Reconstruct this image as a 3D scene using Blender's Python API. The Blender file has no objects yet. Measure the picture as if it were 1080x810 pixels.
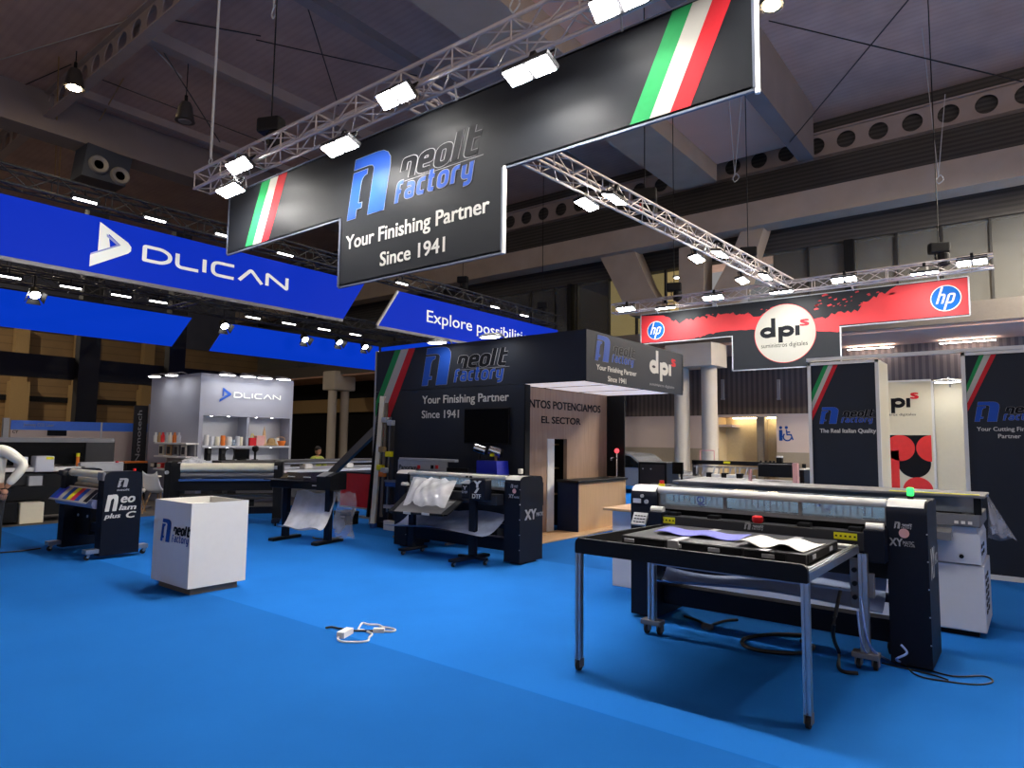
import bpy, bmesh, math, random
from mathutils import Vector, Matrix, Quaternion
from mathutils.geometry import tessellate_polygon
random.seed(7)
sc = bpy.context.scene
col = sc.collection
PI = math.pi
V = Vector

# ------------------------------------------------------------------ camera
FPX, PITCH, ROLL, YAW, EYE = 698.92, .085819, .0131529, .66860, 1.65
_fw = V((-math.sin(YAW)*math.cos(PITCH), math.cos(YAW)*math.cos(PITCH), math.sin(PITCH)))
_rt0 = V((math.cos(YAW), math.sin(YAW), 0)); _up0 = _rt0.cross(_fw)
_rt = math.cos(ROLL)*_rt0 + math.sin(ROLL)*_up0
_up = -math.sin(ROLL)*_rt0 + math.cos(ROLL)*_up0
cd = bpy.data.cameras.new('camera'); cam = bpy.data.objects.new('camera', cd); col.objects.link(cam)
cd.sensor_width = 36; cd.lens = FPX/1080*36; cd.clip_start = .05; cd.clip_end = 300
cam.matrix_world = Matrix(((_rt.x,_up.x,-_fw.x,0),(_rt.y,_up.y,-_fw.y,0),(_rt.z,_up.z,-_fw.z,EYE),(0,0,0,1)))
sc.camera = cam

# measured sight lines -> real points on known planes (photo read in 1080x810)
def ray(x, y): return (x-540)/FPX*_rt - (y-405)/FPX*_up + _fw
E0 = V((0,0,EYE))
def onX(x, y, X): d = ray(x,y); return E0 + d*(X/d.x)
def onY(x, y, Y): d = ray(x,y); return E0 + d*(Y/d.y)
def onZ(x, y, Z=0): d = ray(x,y); return E0 + d*((Z-EYE)/d.z)
def dep(x, y, t): return E0 + ray(x,y)*t

# ------------------------------------------------------------------ materials
M = {}
def mat(key, c, rough=.5, metal=0, emit=0, ec=None, noise=.10, nscale=14, spec=.5, alpha=None, coat=0, bump=0):
    m = bpy.data.materials.new(key); m.use_nodes = True
    nt = m.node_tree; b = nt.nodes['Principled BSDF']
    b.inputs['Roughness'].default_value = rough; b.inputs['Metallic'].default_value = metal
    b.inputs['Specular IOR Level'].default_value = spec
    if coat: b.inputs['Coat Weight'].default_value = coat
    tc = nt.nodes.new('ShaderNodeTexCoord'); nz = nt.nodes.new('ShaderNodeTexNoise')
    nz.inputs['Scale'].default_value = nscale; nz.inputs['Detail'].default_value = 4
    nt.links.new(tc.outputs['Object'], nz.inputs['Vector'])
    mx = nt.nodes.new('ShaderNodeMix'); mx.data_type = 'RGBA'
    lo = [max(0, v*(1-noise)) for v in c[:3]]+[1]; hi = [min(1, v*(1+noise)) for v in c[:3]]+[1]
    mx.inputs[6].default_value = lo; mx.inputs[7].default_value = hi
    nt.links.new(nz.outputs['Fac'], mx.inputs[0]); nt.links.new(mx.outputs[2], b.inputs['Base Color'])
    if bump:
        bp = nt.nodes.new('ShaderNodeBump'); bp.inputs['Strength'].default_value = bump; bp.inputs['Distance'].default_value = .02
        nt.links.new(nz.outputs['Fac'], bp.inputs['Height']); nt.links.new(bp.outputs['Normal'], b.inputs['Normal'])
    if emit:
        b.inputs['Emission Color'].default_value = list(ec or c[:3])+[1]; b.inputs['Emission Strength'].default_value = emit
    if alpha is not None: b.inputs['Alpha'].default_value = alpha
    M[key] = m; return m
def s(r, g, b):     # sRGB 0-255 -> linear
    f = lambda v: (v/255/12.92) if v/255 <= .04045 else ((v/255+.055)/1.055)**2.4
    return (f(r), f(g), f(b))
def stripes(key, c1, c2, axis, period, rough=.6, duty=.5, bump=0):   # bands along one axis (boards, corrugation, fluting)
    m = bpy.data.materials.new(key); m.use_nodes = True; nt = m.node_tree; b = nt.nodes['Principled BSDF']
    b.inputs['Roughness'].default_value = rough
    tc = nt.nodes.new('ShaderNodeTexCoord'); sp = nt.nodes.new('ShaderNodeSeparateXYZ')
    nt.links.new(tc.outputs['Object'], sp.inputs[0])
    d = nt.nodes.new('ShaderNodeMath'); d.operation = 'DIVIDE'; d.inputs[1].default_value = period
    nt.links.new(sp.outputs[axis], d.inputs[0])
    f = nt.nodes.new('ShaderNodeMath'); f.operation = 'FRACT'; nt.links.new(d.outputs[0], f.inputs[0])
    g = nt.nodes.new('ShaderNodeMath'); g.operation = 'GREATER_THAN'; g.inputs[1].default_value = duty; nt.links.new(f.outputs[0], g.inputs[0])
    nz = nt.nodes.new('ShaderNodeTexNoise'); nz.inputs['Scale'].default_value = .9; nz.inputs['Detail'].default_value = 5
    nt.links.new(tc.outputs['Object'], nz.inputs['Vector'])
    mx = nt.nodes.new('ShaderNodeMix'); mx.data_type = 'RGBA'
    mx.inputs[6].default_value = list(c1)+[1]; mx.inputs[7].default_value = list(c2)+[1]
    nt.links.new(g.outputs[0], mx.inputs[0])
    m2 = nt.nodes.new('ShaderNodeMix'); m2.data_type = 'RGBA'; m2.blend_type = 'MULTIPLY'; m2.inputs[0].default_value = .45
    nt.links.new(mx.outputs[2], m2.inputs[6]); nt.links.new(nz.outputs['Fac'], m2.inputs[7])
    nt.links.new(m2.outputs[2], b.inputs['Base Color'])
    if bump:
        bp = nt.nodes.new('ShaderNodeBump'); bp.inputs['Strength'].default_value = bump; bp.inputs['Distance'].default_value = .05
        nt.links.new(f.outputs[0], bp.inputs['Height']); nt.links.new(bp.outputs['Normal'], b.inputs['Normal'])
    M[key] = m; return m
def film(key, tint, op, rough=.15, emit=0, var=.12):     # thin clear or milky plastic
    m = bpy.data.materials.new(key); m.use_nodes = True; nt = m.node_tree
    for n in list(nt.nodes): nt.nodes.remove(n)
    o = nt.nodes.new('ShaderNodeOutputMaterial'); mix = nt.nodes.new('ShaderNodeMixShader')
    t = nt.nodes.new('ShaderNodeBsdfTransparent'); t.inputs[0].default_value = list(tint)+[1]
    p = nt.nodes.new('ShaderNodeBsdfPrincipled'); p.inputs['Base Color'].default_value = list(tint)+[1]; p.inputs['Roughness'].default_value = rough
    nz = nt.nodes.new('ShaderNodeTexNoise'); nz.inputs['Scale'].default_value = 5; nz.inputs['Detail'].default_value = 3
    tc = nt.nodes.new('ShaderNodeTexCoord'); nt.links.new(tc.outputs['Object'], nz.inputs['Vector'])
    mr = nt.nodes.new('ShaderNodeMapRange'); mr.inputs[1].default_value = .3; mr.inputs[2].default_value = .7
    mr.inputs[3].default_value = max(0, op-var); mr.inputs[4].default_value = min(1, op+var)
    nt.links.new(nz.outputs['Fac'], mr.inputs[0]); nt.links.new(mr.outputs[0], mix.inputs[0])
    nt.links.new(t.outputs[0], mix.inputs[1]); nt.links.new(p.outputs[0], mix.inputs[2]); nt.links.new(mix.outputs[0], o.inputs[0])
    M[key] = m; return m

mat('navy', s(15,20,32), .5, noise=.12, spec=.16); mat('black', s(15,16,19), .55, spec=.2); mat('black_gloss', s(7,8,10), .25, spec=.18)
mat('black_print', s(32,34,38), .5, noise=.06, nscale=3, spec=.14); mat('wall_black', s(43,47,55), .55, noise=.08, nscale=2, spec=.14)
mat('dark_grey', s(48,48,51), .5, spec=.25); mat('mid_grey', s(112,112,115), .5); mat('light_grey', s(172,174,176), .5)
mat('bar_navy', s(26,38,66), .5, spec=.2); mat('hose_blue', s(120,150,210), .4); mat('white', s(226,224,218), .45, noise=.03); mat('cream', s(222,214,188), .4, noise=.04); mat('white_cool', s(205,208,216), .5, noise=.03)
mat('alu', s(178,180,184), .32, metal=.85); mat('alu_blue', s(120,128,145), .4, metal=.6); mat('truss_alu', s(190,180,176), .5, metal=.5)
mat('truss_black', s(26,26,28), .45); mat('steel_dark', s(70,68,68), .5, metal=.4)
mat('chrome', s(210,210,212), .12, metal=1)
mat('wood_light', s(196,160,118), .5, noise=.12, nscale=9); mat('plinth_wood', s(112,102,90), .6, noise=.15)
mat('red', s(226,40,42), .5); mat('disc_white', s(150,148,139), .6, noise=.03, spec=.1); mat('red_fabric', s(182,30,38), .6, noise=.18, nscale=2.2); mat('flag_red', s(200,44,52), .6, spec=.1); mat('flag_green', s(42,140,80), .6, spec=.1)
mat('flag_white', s(184,182,172), .6, noise=.03, spec=.1); mat('logo_blue', s(36,80,172), .5, noise=.05, spec=.15); mat('logo_navy', s(32,74,150), .5, spec=.15)
mat('print_white', s(208,206,198), .6, spec=.1, noise=.03); mat('print_grey', s(160,160,162), .6, spec=.1); mat('print_dark', s(20,21,26), .6, spec=.1)
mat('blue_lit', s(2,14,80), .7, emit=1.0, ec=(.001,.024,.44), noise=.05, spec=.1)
mat('blue_glow', s(2,36,150), .7, emit=.75, ec=(.001,.045,.60), noise=.06, nscale=1, spec=.1)  # lamp light on the rear banners is put in as emission
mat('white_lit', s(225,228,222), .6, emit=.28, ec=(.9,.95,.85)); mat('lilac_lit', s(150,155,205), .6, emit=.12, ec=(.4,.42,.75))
mat('hp_blue', s(16,84,156), .6, spec=.1); mat('blue_plastic', s(34,48,190), .4); mat('blue_tray', s(44,84,150), .5)
mat('yellow', s(232,224,20), .5); mat('button_red', s(205,30,32), .35); mat('green_lamp', s(40,230,80), .3, emit=2.2, ec=(.03,.85,.12))
mat('red_lamp', s(240,50,60), .3, emit=1.6, ec=(1,.08,.1)); mat('rubber', s(22,22,22), .8); mat('cable_black', s(15,15,17), .5); mat('cable_white', s(225,224,220), .45)
mat('lamp_white', (1,1,1), .5, emit=300, ec=(1,.97,.92)); mat('lamp_soft', (1,1,1), .5, emit=40, ec=(1,.97,.93)); mat('lamp_arm', (1,1,1), .5, emit=20, ec=(1,.98,.96)); mat('lamp_warm', (1,.9,.7), .5, emit=600, ec=(1,.75,.42)); mat('lamp_fill', (1,.95,.85), .5, emit=3800, ec=(1,.88,.72))
mat('tube_light', (1,1,1), .5, emit=10, ec=(1,.98,.95)); mat('strip_light', (1,1,1), .5, emit=22, ec=(1,.93,.85)); mat('down_light', (1,1,1), .5, emit=14, ec=(1,.96,.9))
mat('cove_light', (1,.9,.7), .5, emit=16, ec=(1,.82,.5))
mat('concrete', s(166,150,132), .85, noise=.18, nscale=1.2, bump=.15); mat('concrete_pale', s(206,196,180), .8, noise=.1, nscale=1.5); mat('concrete_dark', s(118,110,108), .85, noise=.2, nscale=.8)
mat('steel_beam', s(150,138,134), .6, noise=.12, nscale=2); mat('navy_duct', s(36,44,60), .5)
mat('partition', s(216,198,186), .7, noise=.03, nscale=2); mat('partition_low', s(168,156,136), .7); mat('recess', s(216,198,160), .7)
mat('kiosk', s(156,159,172), .6, noise=.04, nscale=2); mat('kiosk_in', s(186,190,200), .6, noise=.04)
mat('shirt', s(224,220,206), .8, noise=.06); mat('shirt_lime', s(190,200,90), .8); mat('trouser', s(24,26,32), .8); mat('skin', s(190,140,110), .5, noise=.06); mat('hair', s(30,24,20), .6); mat('shoe', s(20,20,20), .5)
mat('mauve_soffit', s(215,172,150), .8, noise=.08, nscale=.8); mat('office_glow', s(190,160,90), .7, emit=.30, ec=(.9,.66,.28), noise=.05, nscale=.6)  # the lit office's light is put into its back wall as emission
mat('office_dark', s(112,98,84), .8, noise=.12, nscale=.7); mat('glass_blue', s(34,40,52), .12, noise=.1); mat('metal_ledge', s(118,113,108), .35, metal=.6)
mat('paper', s(236,232,222), .7, noise=.02); mat('paper_blue', s(92,96,190), .6); mat('roll_cream', s(226,220,196), .35, noise=.03); mat('roll_lilac', s(152,156,188), .4)
mat('inside_light', s(150,178,196), .5, emit=.22, ec=(.55,.75,.85), noise=.25, nscale=26); mat('tan', s(158,130,86), .8); mat('pink', s(214,160,156), .5); mat('orange', s(224,120,40), .5)
mat('grey_floor', s(92,86,80), .7, noise=.1); mat('car_silver', s(150,152,156), .25, metal=.6); mat('glass_dark', s(16,18,20), .05)
film('film_milky', (.85,.87,.92), .62); film('film_slate', (.20,.26,.42), .88, .35, var=.05); film('film_clear', (.86,.88,.95), .24, .1); film('film_blue', (.46,.56,.82), .62, .3); film('acrylic', (.8,.88,.95), .25, .05); film('acrylic_dark', (.25,.28,.32), .55, .08); film('window_glass', (.8,.82,.82), .08, .05, var=.01)
stripes('slats', s(96,88,88), s(126,116,112), 0, .22); stripes('fascia', s(52,50,50), s(72,70,68), 2, .16); stripes('boards', s(150,120,78), s(128,102,66), 2, .45, duty=.9)
stripes('deck', s(200,172,160), s(195,167,155), 1, .24, rough=.8, duty=.6); stripes('wall_upper', s(88,92,106), s(80,84,98), 1, 3.0, rough=.8, duty=.97)
def ply():
    m = mat('veneer', s(150,122,102), .5); nt = m.node_tree
    nz = [n for n in nt.nodes if n.type == 'TEX_NOISE'][0]; tc = [n for n in nt.nodes if n.type == 'TEX_COORD'][0]
    mp = nt.nodes.new('ShaderNodeMapping'); mp.inputs['Scale'].default_value = (14,14,.9); nz.inputs['Scale'].default_value = 2
    nt.links.new(tc.outputs['Object'], mp.inputs[0]); nt.links.new(mp.outputs[0], nz.inputs['Vector'])
    mx = [n for n in nt.nodes if n.type == 'MIX'][0]; mx.inputs[6].default_value = list(s(128,102,84))+[1]; mx.inputs[7].default_value = list(s(176,146,122))+[1]
ply()
def ply2():
    m = M['wood_light']; nt = m.node_tree
    nz = [n for n in nt.nodes if n.type == 'TEX_NOISE'][0]; tc = [n for n in nt.nodes if n.type == 'TEX_COORD'][0]
    mp = nt.nodes.new('ShaderNodeMapping'); mp.inputs['Scale'].default_value = (14,14,.9); nz.inputs['Scale'].default_value = 2
    nt.links.new(tc.outputs['Object'], mp.inputs[0]); nt.links.new(mp.outputs[0], nz.inputs['Vector'])
ply2()
def carpet_mat():
    m = bpy.data.materials.new('carpet_blue'); m.use_nodes = True; nt = m.node_tree; b = nt.nodes['Principled BSDF']
    b.inputs['Roughness'].default_value = .95; b.inputs['Specular IOR Level'].default_value = .04
    tc = nt.nodes.new('ShaderNodeTexCoord'); sp = nt.nodes.new('ShaderNodeSeparateXYZ'); nt.links.new(tc.outputs['Object'], sp.inputs[0])
    a = nt.nodes.new('ShaderNodeMath'); a.operation = 'ADD'; a.inputs[1].default_value = 20.35; nt.links.new(sp.outputs[1], a.inputs[0])
    d = nt.nodes.new('ShaderNodeMath'); d.operation = 'DIVIDE'; d.inputs[1].default_value = 4.0; nt.links.new(a.outputs[0], d.inputs[0])
    fl = nt.nodes.new('ShaderNodeMath'); fl.operation = 'FLOOR'; nt.links.new(d.outputs[0], fl.inputs[0])
    wn = nt.nodes.new('ShaderNodeTexWhiteNoise'); wn.noise_dimensions = '1D'; nt.links.new(fl.outputs[0], wn.inputs['W'])
    md = nt.nodes.new('ShaderNodeMath'); md.operation = 'MODULO'; md.inputs[1].default_value = 2; nt.links.new(fl.outputs[0], md.inputs[0])
    fr = nt.nodes.new('ShaderNodeMath'); fr.operation = 'FRACT'; nt.links.new(d.outputs[0], fr.inputs[0])
    ed = nt.nodes.new('ShaderNodeMath'); ed.operation = 'LESS_THAN'; ed.inputs[1].default_value = .003; nt.links.new(fr.outputs[0], ed.inputs[0])
    nz = nt.nodes.new('ShaderNodeTexNoise'); nz.inputs['Scale'].default_value = 260; nz.inputs['Detail'].default_value = 2; nt.links.new(tc.outputs['Object'], nz.inputs['Vector'])
    n2 = nt.nodes.new('ShaderNodeTexNoise'); n2.inputs['Scale'].default_value = 1.1; n2.inputs['Detail'].default_value = 5; nt.links.new(tc.outputs['Object'], n2.inputs['Vector'])
    base = nt.nodes.new('ShaderNodeMix'); base.data_type = 'RGBA'; base.inputs[6].default_value = (.020,.195,.67,1); base.inputs[7].default_value = (.015,.152,.53,1)
    nt.links.new(md.outputs[0], base.inputs[0])
    def mul(prev, src, fac):
        k = nt.nodes.new('ShaderNodeMix'); k.data_type = 'RGBA'; k.blend_type = 'MULTIPLY'; k.inputs[0].default_value = fac
        nt.links.new(prev, k.inputs[6]); nt.links.new(src, k.inputs[7]); return k.outputs[2]
    o = mul(base.outputs[2], nz.outputs['Fac'], .25); o = mul(o, n2.outputs['Fac'], .22)
    k = nt.nodes.new('ShaderNodeMix'); k.data_type = 'RGBA'; nt.links.new(ed.outputs[0], k.inputs[0]); nt.links.new(o, k.inputs[6]); k.inputs[7].default_value = (.006,.12,.44,1)
    nt.links.new(k.outputs[2], b.inputs['Base Color'])
    bp = nt.nodes.new('ShaderNodeBump'); bp.inputs['Strength'].default_value = .25; bp.inputs['Distance'].default_value = .004
    nt.links.new(nz.outputs['Fac'], bp.inputs['Height']); nt.links.new(bp.outputs['Normal'], b.inputs['Normal'])
    M['carpet'] = m
carpet_mat()

# ------------------------------------------------------------------ mesh building
def rotm(axis, a): return Matrix.Rotation(a, 4, axis)
class MB:
    def __init__(self): self.bm = bmesh.new()
    def box(self, x0, x1, y0, y1, z0, z1, bev=0, rot=None):
        r = bmesh.ops.create_cube(self.bm, size=1)
        mtx = Matrix.Translation(((x0+x1)/2,(y0+y1)/2,(z0+z1)/2))
        if rot is not None: mtx = mtx @ rot
        mtx = mtx @ Matrix.Diagonal((abs(x1-x0),abs(y1-y0),abs(z1-z0),1))
        bmesh.ops.transform(self.bm, matrix=mtx, verts=r['verts'])
        if bev:
            es = list({e for v in r['verts'] for e in v.link_edges})
            bmesh.ops.bevel(self.bm, geom=es, offset=bev, segments=2, affect='EDGES', profile=.5)
        return self
    def cyl(self, p0, p1, r, r2=None, seg=14, cap=True):
        p0, p1 = V(p0), V(p1); d = p1-p0; L = d.length
        q = V((0,0,1)).rotation_difference(d).to_matrix().to_4x4()
        bmesh.ops.create_cone(self.bm, cap_ends=cap, segments=seg, radius1=r, radius2=r if r2 is None else r2, depth=L, matrix=Matrix.Translation((p0+p1)/2) @ q)
        return self
    def bar(self, p0, p1, w, h=None):        # square bar between two points
        p0, p1 = V(p0), V(p1); d = p1-p0; q = d.to_track_quat('Z','Y').to_matrix().to_4x4()
        r = bmesh.ops.create_cube(self.bm, size=1)
        bmesh.ops.transform(self.bm, matrix=Matrix.Translation((p0+p1)/2) @ q @ Matrix.Diagonal((w, h or w, d.length, 1)), verts=r['verts'])
        return self
    def ball(self, c, r, sx=1, sy=1, sz=1, seg=16):
        bmesh.ops.create_uvsphere(self.bm, u_segments=seg, v_segments=max(6,seg//2), radius=r, matrix=Matrix.Translation(c) @ Matrix.Diagonal((sx,sy,sz,1)))
        return self
    def poly(self, pts):
        vs = [self.bm.verts.new(p) for p in pts]; self.bm.faces.new(vs); return self
    def prism(self, pts, d):                 # polygon swept along vector d
        d = V(d); a = [self.bm.verts.new(p) for p in pts]; b = [self.bm.verts.new(V(p)+d) for p in pts]; n = len(a)
        self.bm.faces.new(a[::-1]); self.bm.faces.new(b)
        for i in range(n): self.bm.faces.new((a[i], a[(i+1)%n], b[(i+1)%n], b[i]))
        return self
    def lathe(self, prof, c=(0,0,0), seg=24, M4=None):   # prof: (r,z)
        rings = []
        for r, z in prof:
            ring = []
            for k in range(seg):
                a = 2*PI*k/seg; p = V((r*math.cos(a), r*math.sin(a), z))
                if M4 is not None: p = M4 @ p
                ring.append(self.bm.verts.new(p+V(c)))
            rings.append(ring)
        for i in range(len(rings)-1):
            for k in range(seg): self.bm.faces.new((rings[i][k], rings[i][(k+1)%seg], rings[i+1][(k+1)%seg], rings[i+1][k]))
        if prof[0][0] > 1e-4: self.bm.faces.new(rings[0][::-1])
        if prof[-1][0] > 1e-4: self.bm.faces.new(rings[-1])
        return self
    def tube(self, pts, r, seg=8, smooth=6):
        P = [V(p) for p in pts]
        if smooth and len(P) > 2:
            Q = []
            for i in range(len(P)-1):
                p0 = P[max(i-1,0)]; p1 = P[i]; p2 = P[i+1]; p3 = P[min(i+2,len(P)-1)]
                for k in range(smooth):
                    t = k/smooth
                    Q.append(.5*((2*p1)+(p2-p0)*t+(2*p0-5*p1+4*p2-p3)*t*t+(3*p1-p0-3*p2+p3)*t**3))
            Q.append(P[-1]); P = Q
        rings = []; up = V((0,0,1))
        for i, p in enumerate(P):
            d = (P[min(i+1,len(P)-1)]-P[max(i-1,0)])
            if d.length < 1e-7: d = V((1,0,0))
            d.normalize()
            a = d.cross(up)
            if a.length < 1e-3: a = d.cross(V((1,0,0)))
            a.normalize(); b = a.cross(d).normalized()
            rings.append([self.bm.verts.new(p+(a*math.cos(2*PI*k/seg)+b*math.sin(2*PI*k/seg))*r) for k in range(seg)])
        for i in range(len(rings)-1):
            for k in range(seg): self.bm.faces.new((rings[i][k], rings[i][(k+1)%seg], rings[i+1][(k+1)%seg], rings[i+1][k]))
        self.bm.faces.new(rings[0][::-1]); self.bm.faces.new(rings[-1])
        return self
    def grid(self, f, nu, nv, th=0):         # surface f(u,v) -> point
        g = [[self.bm.verts.new(f(i/nu, j/nv)) for j in range(nv+1)] for i in range(nu+1)]
        for i in range(nu):
            for j in range(nv): self.bm.faces.new((g[i][j], g[i+1][j], g[i+1][j+1], g[i][j+1]))
        return self
    def disc(self, pl, c, r, d=0, seg=32, sx=1):
        self.poly([pl.pt(c[0]+r*sx*math.cos(2*PI*k/seg), c[1]+r*math.sin(2*PI*k/seg), d) for k in range(seg)]); return self

def parent_world(o):
    m = Matrix.Identity(4)
    while o is not None: m = o.matrix_basis @ m; o = o.parent
    return m
def build(mb, name, material, parent=None, world=False, smooth=False, label=None, solid=0):
    me = bpy.data.meshes.new(name); bm = mb.bm
    bmesh.ops.recalc_face_normals(bm, faces=bm.faces) if not getattr(mb, 'flat', False) else None
    if world and parent is not None: bmesh.ops.transform(bm, matrix=parent_world(parent).inverted(), verts=bm.verts)
    if smooth:
        for f in bm.faces: f.smooth = True
        for e in bm.edges:
            if len(e.link_faces) == 2 and e.calc_face_angle(0) > .7: e.smooth = False
    bm.to_mesh(me); bm.free()
    me.materials.append(M[material] if isinstance(material, str) else material)
    o = bpy.data.objects.new(name, me); col.objects.link(o)
    if parent is not None: o.parent = parent
    if solid:
        md = o.modifiers.new('thickness', 'SOLIDIFY'); md.thickness = solid; md.offset = 0
    if label: o['label'] = label
    return o
def tag(o, label, cat, group=None, kind=None):
    o['label'] = label; o['category'] = cat
    if group: o['group'] = group
    if kind: o['kind'] = kind
    return o
def thing(name, label, cat, loc=(0,0,0), rotz=0, group=None):
    o = bpy.data.objects.new(name, None); col.objects.link(o); o.empty_display_size = .1
    o.location = loc; o.rotation_euler = (0,0,rotz); return tag(o, label, cat, group)
def struct(o): o['kind'] = 'structure'; return o
def copy_tree(o, parent=None):
    c = o.copy(); col.objects.link(c)
    if parent is not None: c.parent = parent
    for ch in list(o.children): copy_tree(ch, c)
    return c

# ------------------------------------------------------------------ flat printing on planes
class Pl:
    def __init__(self, o, u, v): self.o, self.u, self.v = V(o), V(u).normalized(), V(v).normalized(); self.n = self.u.cross(self.v)
    def pt(self, a, b, d=0): return self.o + self.u*a + self.v*b + self.n*d
def PY(Y): return Pl((0,Y,0), (1,0,0), (0,0,1))      # faces -Y ; coordinates (X, Z)
def PX(X): return Pl((X,0,0), (0,1,0), (0,0,1))      # faces +X ; coordinates (Y, Z)
def px(pl, x, y):                                      # photo point -> plane coordinates
    d = ray(x, y); t = (pl.o-E0).dot(pl.n)/d.dot(pl.n); p = E0+d*t-pl.o
    return (p.dot(pl.u), p.dot(pl.v))
def shape(pl, polys, name, material, parent, d=.003, world=True, label=None):
    mb = MB(); mb.flat = True
    for i, pts in enumerate(polys):
        Q = [V((a, b, 0)) for a, b in pts]; vs = [mb.bm.verts.new(pl.pt(q.x, q.y, d)) for q in Q]
        for tri in tessellate_polygon([Q]):
            a, b, c = tri; n = (Q[b]-Q[a]).cross(Q[c]-Q[a]).z
            if abs(n) < 1e-12: continue
            mb.bm.faces.new((vs[a],vs[b],vs[c]) if n > 0 else (vs[a],vs[c],vs[b]))
    return build(mb, name, material, parent, world, label=label)
def stroke_polys(pts, w, closed=False):
    out = []; n = len(pts); P = [V((p[0],p[1])) for p in pts]
    rng = range(n if closed else n-1)
    for i in rng:
        a, b = P[i], P[(i+1)%n]; d = b-a
        if d.length < 1e-9: continue
        d.normalize(); q = V((-d.y, d.x))*w/2
        out.append([tuple(a+q), tuple(a-q), tuple(b-q), tuple(b+q)])
    for i in range(n):
        if closed or 0 < i < n-1: out.append([(P[i].x+w/2*math.cos(k*PI/5), P[i].y+w/2*math.sin(k*PI/5)) for k in range(10)])
    return out
def strokes(pl, lines, w, name, material, parent, d=.004, world=True, fmap=None, label=None):
    # lines: list of (pts, closed); fmap maps unit coords to plane coords (stroke width given in unit coords)
    mb = MB(); mb.flat = True; k = 0
    for pts, closed in lines:
        for q in stroke_polys(pts, w, closed):
            if fmap: q = [fmap(a, b) for a, b in q]
            mb.poly([pl.pt(a, b, d+k*2e-6) for a, b in q]); k += 1
    return build(mb, name, material, parent, world, label=label)
def rounded(pts, rad, closed=True, seg=6):
    out = []; n = len(pts)
    for i in range(n):
        r = rad[i] if isinstance(rad, (list, tuple)) else rad
        p = V(pts[i])
        if r <= 0 or (not closed and i in (0, n-1)): out.append(tuple(p)); continue
        a = V(pts[i-1]); b = V(pts[(i+1)%n]); da = (a-p); db = (b-p)
        r = min(r, da.length*.5, db.length*.5)
        s0 = p+da.normalized()*r; s1 = p+db.normalized()*r
        for k in range(seg+1):
            t = k/seg; out.append(tuple(s0*(1-t)**2 + p*2*t*(1-t) + s1*t*t))
    return out
def _cap():
    cu = bpy.data.curves.new('t', 'FONT'); cu.body = 'H'; o = bpy.data.objects.new('t', cu); col.objects.link(o)
    me = bpy.data.meshes.new_from_object(o.evaluated_get(bpy.context.evaluated_depsgraph_get()))
    h = max(v.co.y for v in me.vertices); bpy.data.objects.remove(o); bpy.data.curves.remove(cu); bpy.data.meshes.remove(me); return h
CAP = _cap()
def text(pl, string, rect, name, material, parent, d=.004, world=True, bold=0, shear=0, depth=0, label=None, rot90=False):
    # lettering stretched to fill rect = (a0, b0, a1, b1) in plane coordinates
    cu = bpy.data.curves.new('t', 'FONT'); cu.body = string; cu.shear = shear; cu.resolution_u = 3; cu.extrude = 0
    o = bpy.data.objects.new('t', cu); col.objects.link(o)
    dg = bpy.context.evaluated_depsgraph_get(); me = bpy.data.meshes.new_from_object(o.evaluated_get(dg))
    bpy.data.objects.remove(o); bpy.data.curves.remove(cu)
    xs = [v.co.x for v in me.vertices]
    x0, x1, y0, y1 = min(xs), max(xs), 0, CAP; a0, b0, a1, b1 = rect     # b0 baseline, b1 top of the capitals
    inv = parent_world(parent).inverted() if (world and parent is not None) else Matrix.Identity(4)
    bm = bmesh.new(); k = 0
    for ox, oy in (((0,0),) if bold <= 0 else ((0,0),(-1,.5),(1,.5),(-1,-.5),(1,-.5))):   # heavier lettering from layered strokes
        b2 = bmesh.new(); b2.from_mesh(me); vm = {}
        for v in b2.verts:
            tx = (v.co.x+ox*bold-x0)/(x1-x0); ty = (v.co.y+oy*bold-y0)/(y1-y0)
            if rot90: tx, ty = 1-ty, tx
            vm[v] = bm.verts.new(inv @ pl.pt(a0+(a1-a0)*tx, b0+(b1-b0)*ty, d+k*2e-5))
        for f in b2.faces: bm.faces.new([vm[v] for v in f.verts])
        b2.free(); k += 1
    bm.to_mesh(me); bm.free()
    me.name = name; me.materials.clear(); me.materials.append(M[material])
    ob = bpy.data.objects.new(name, me); col.objects.link(ob); ob.parent = parent
    if label: ob['label'] = label
    return ob
def pxrect(pl, x0, y0, x1, y1):     # lower left pixel, upper right pixel
    a = px(pl, x0, y0); b = px(pl, x1, y1); return (a[0], a[1], b[0], b[1])

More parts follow.
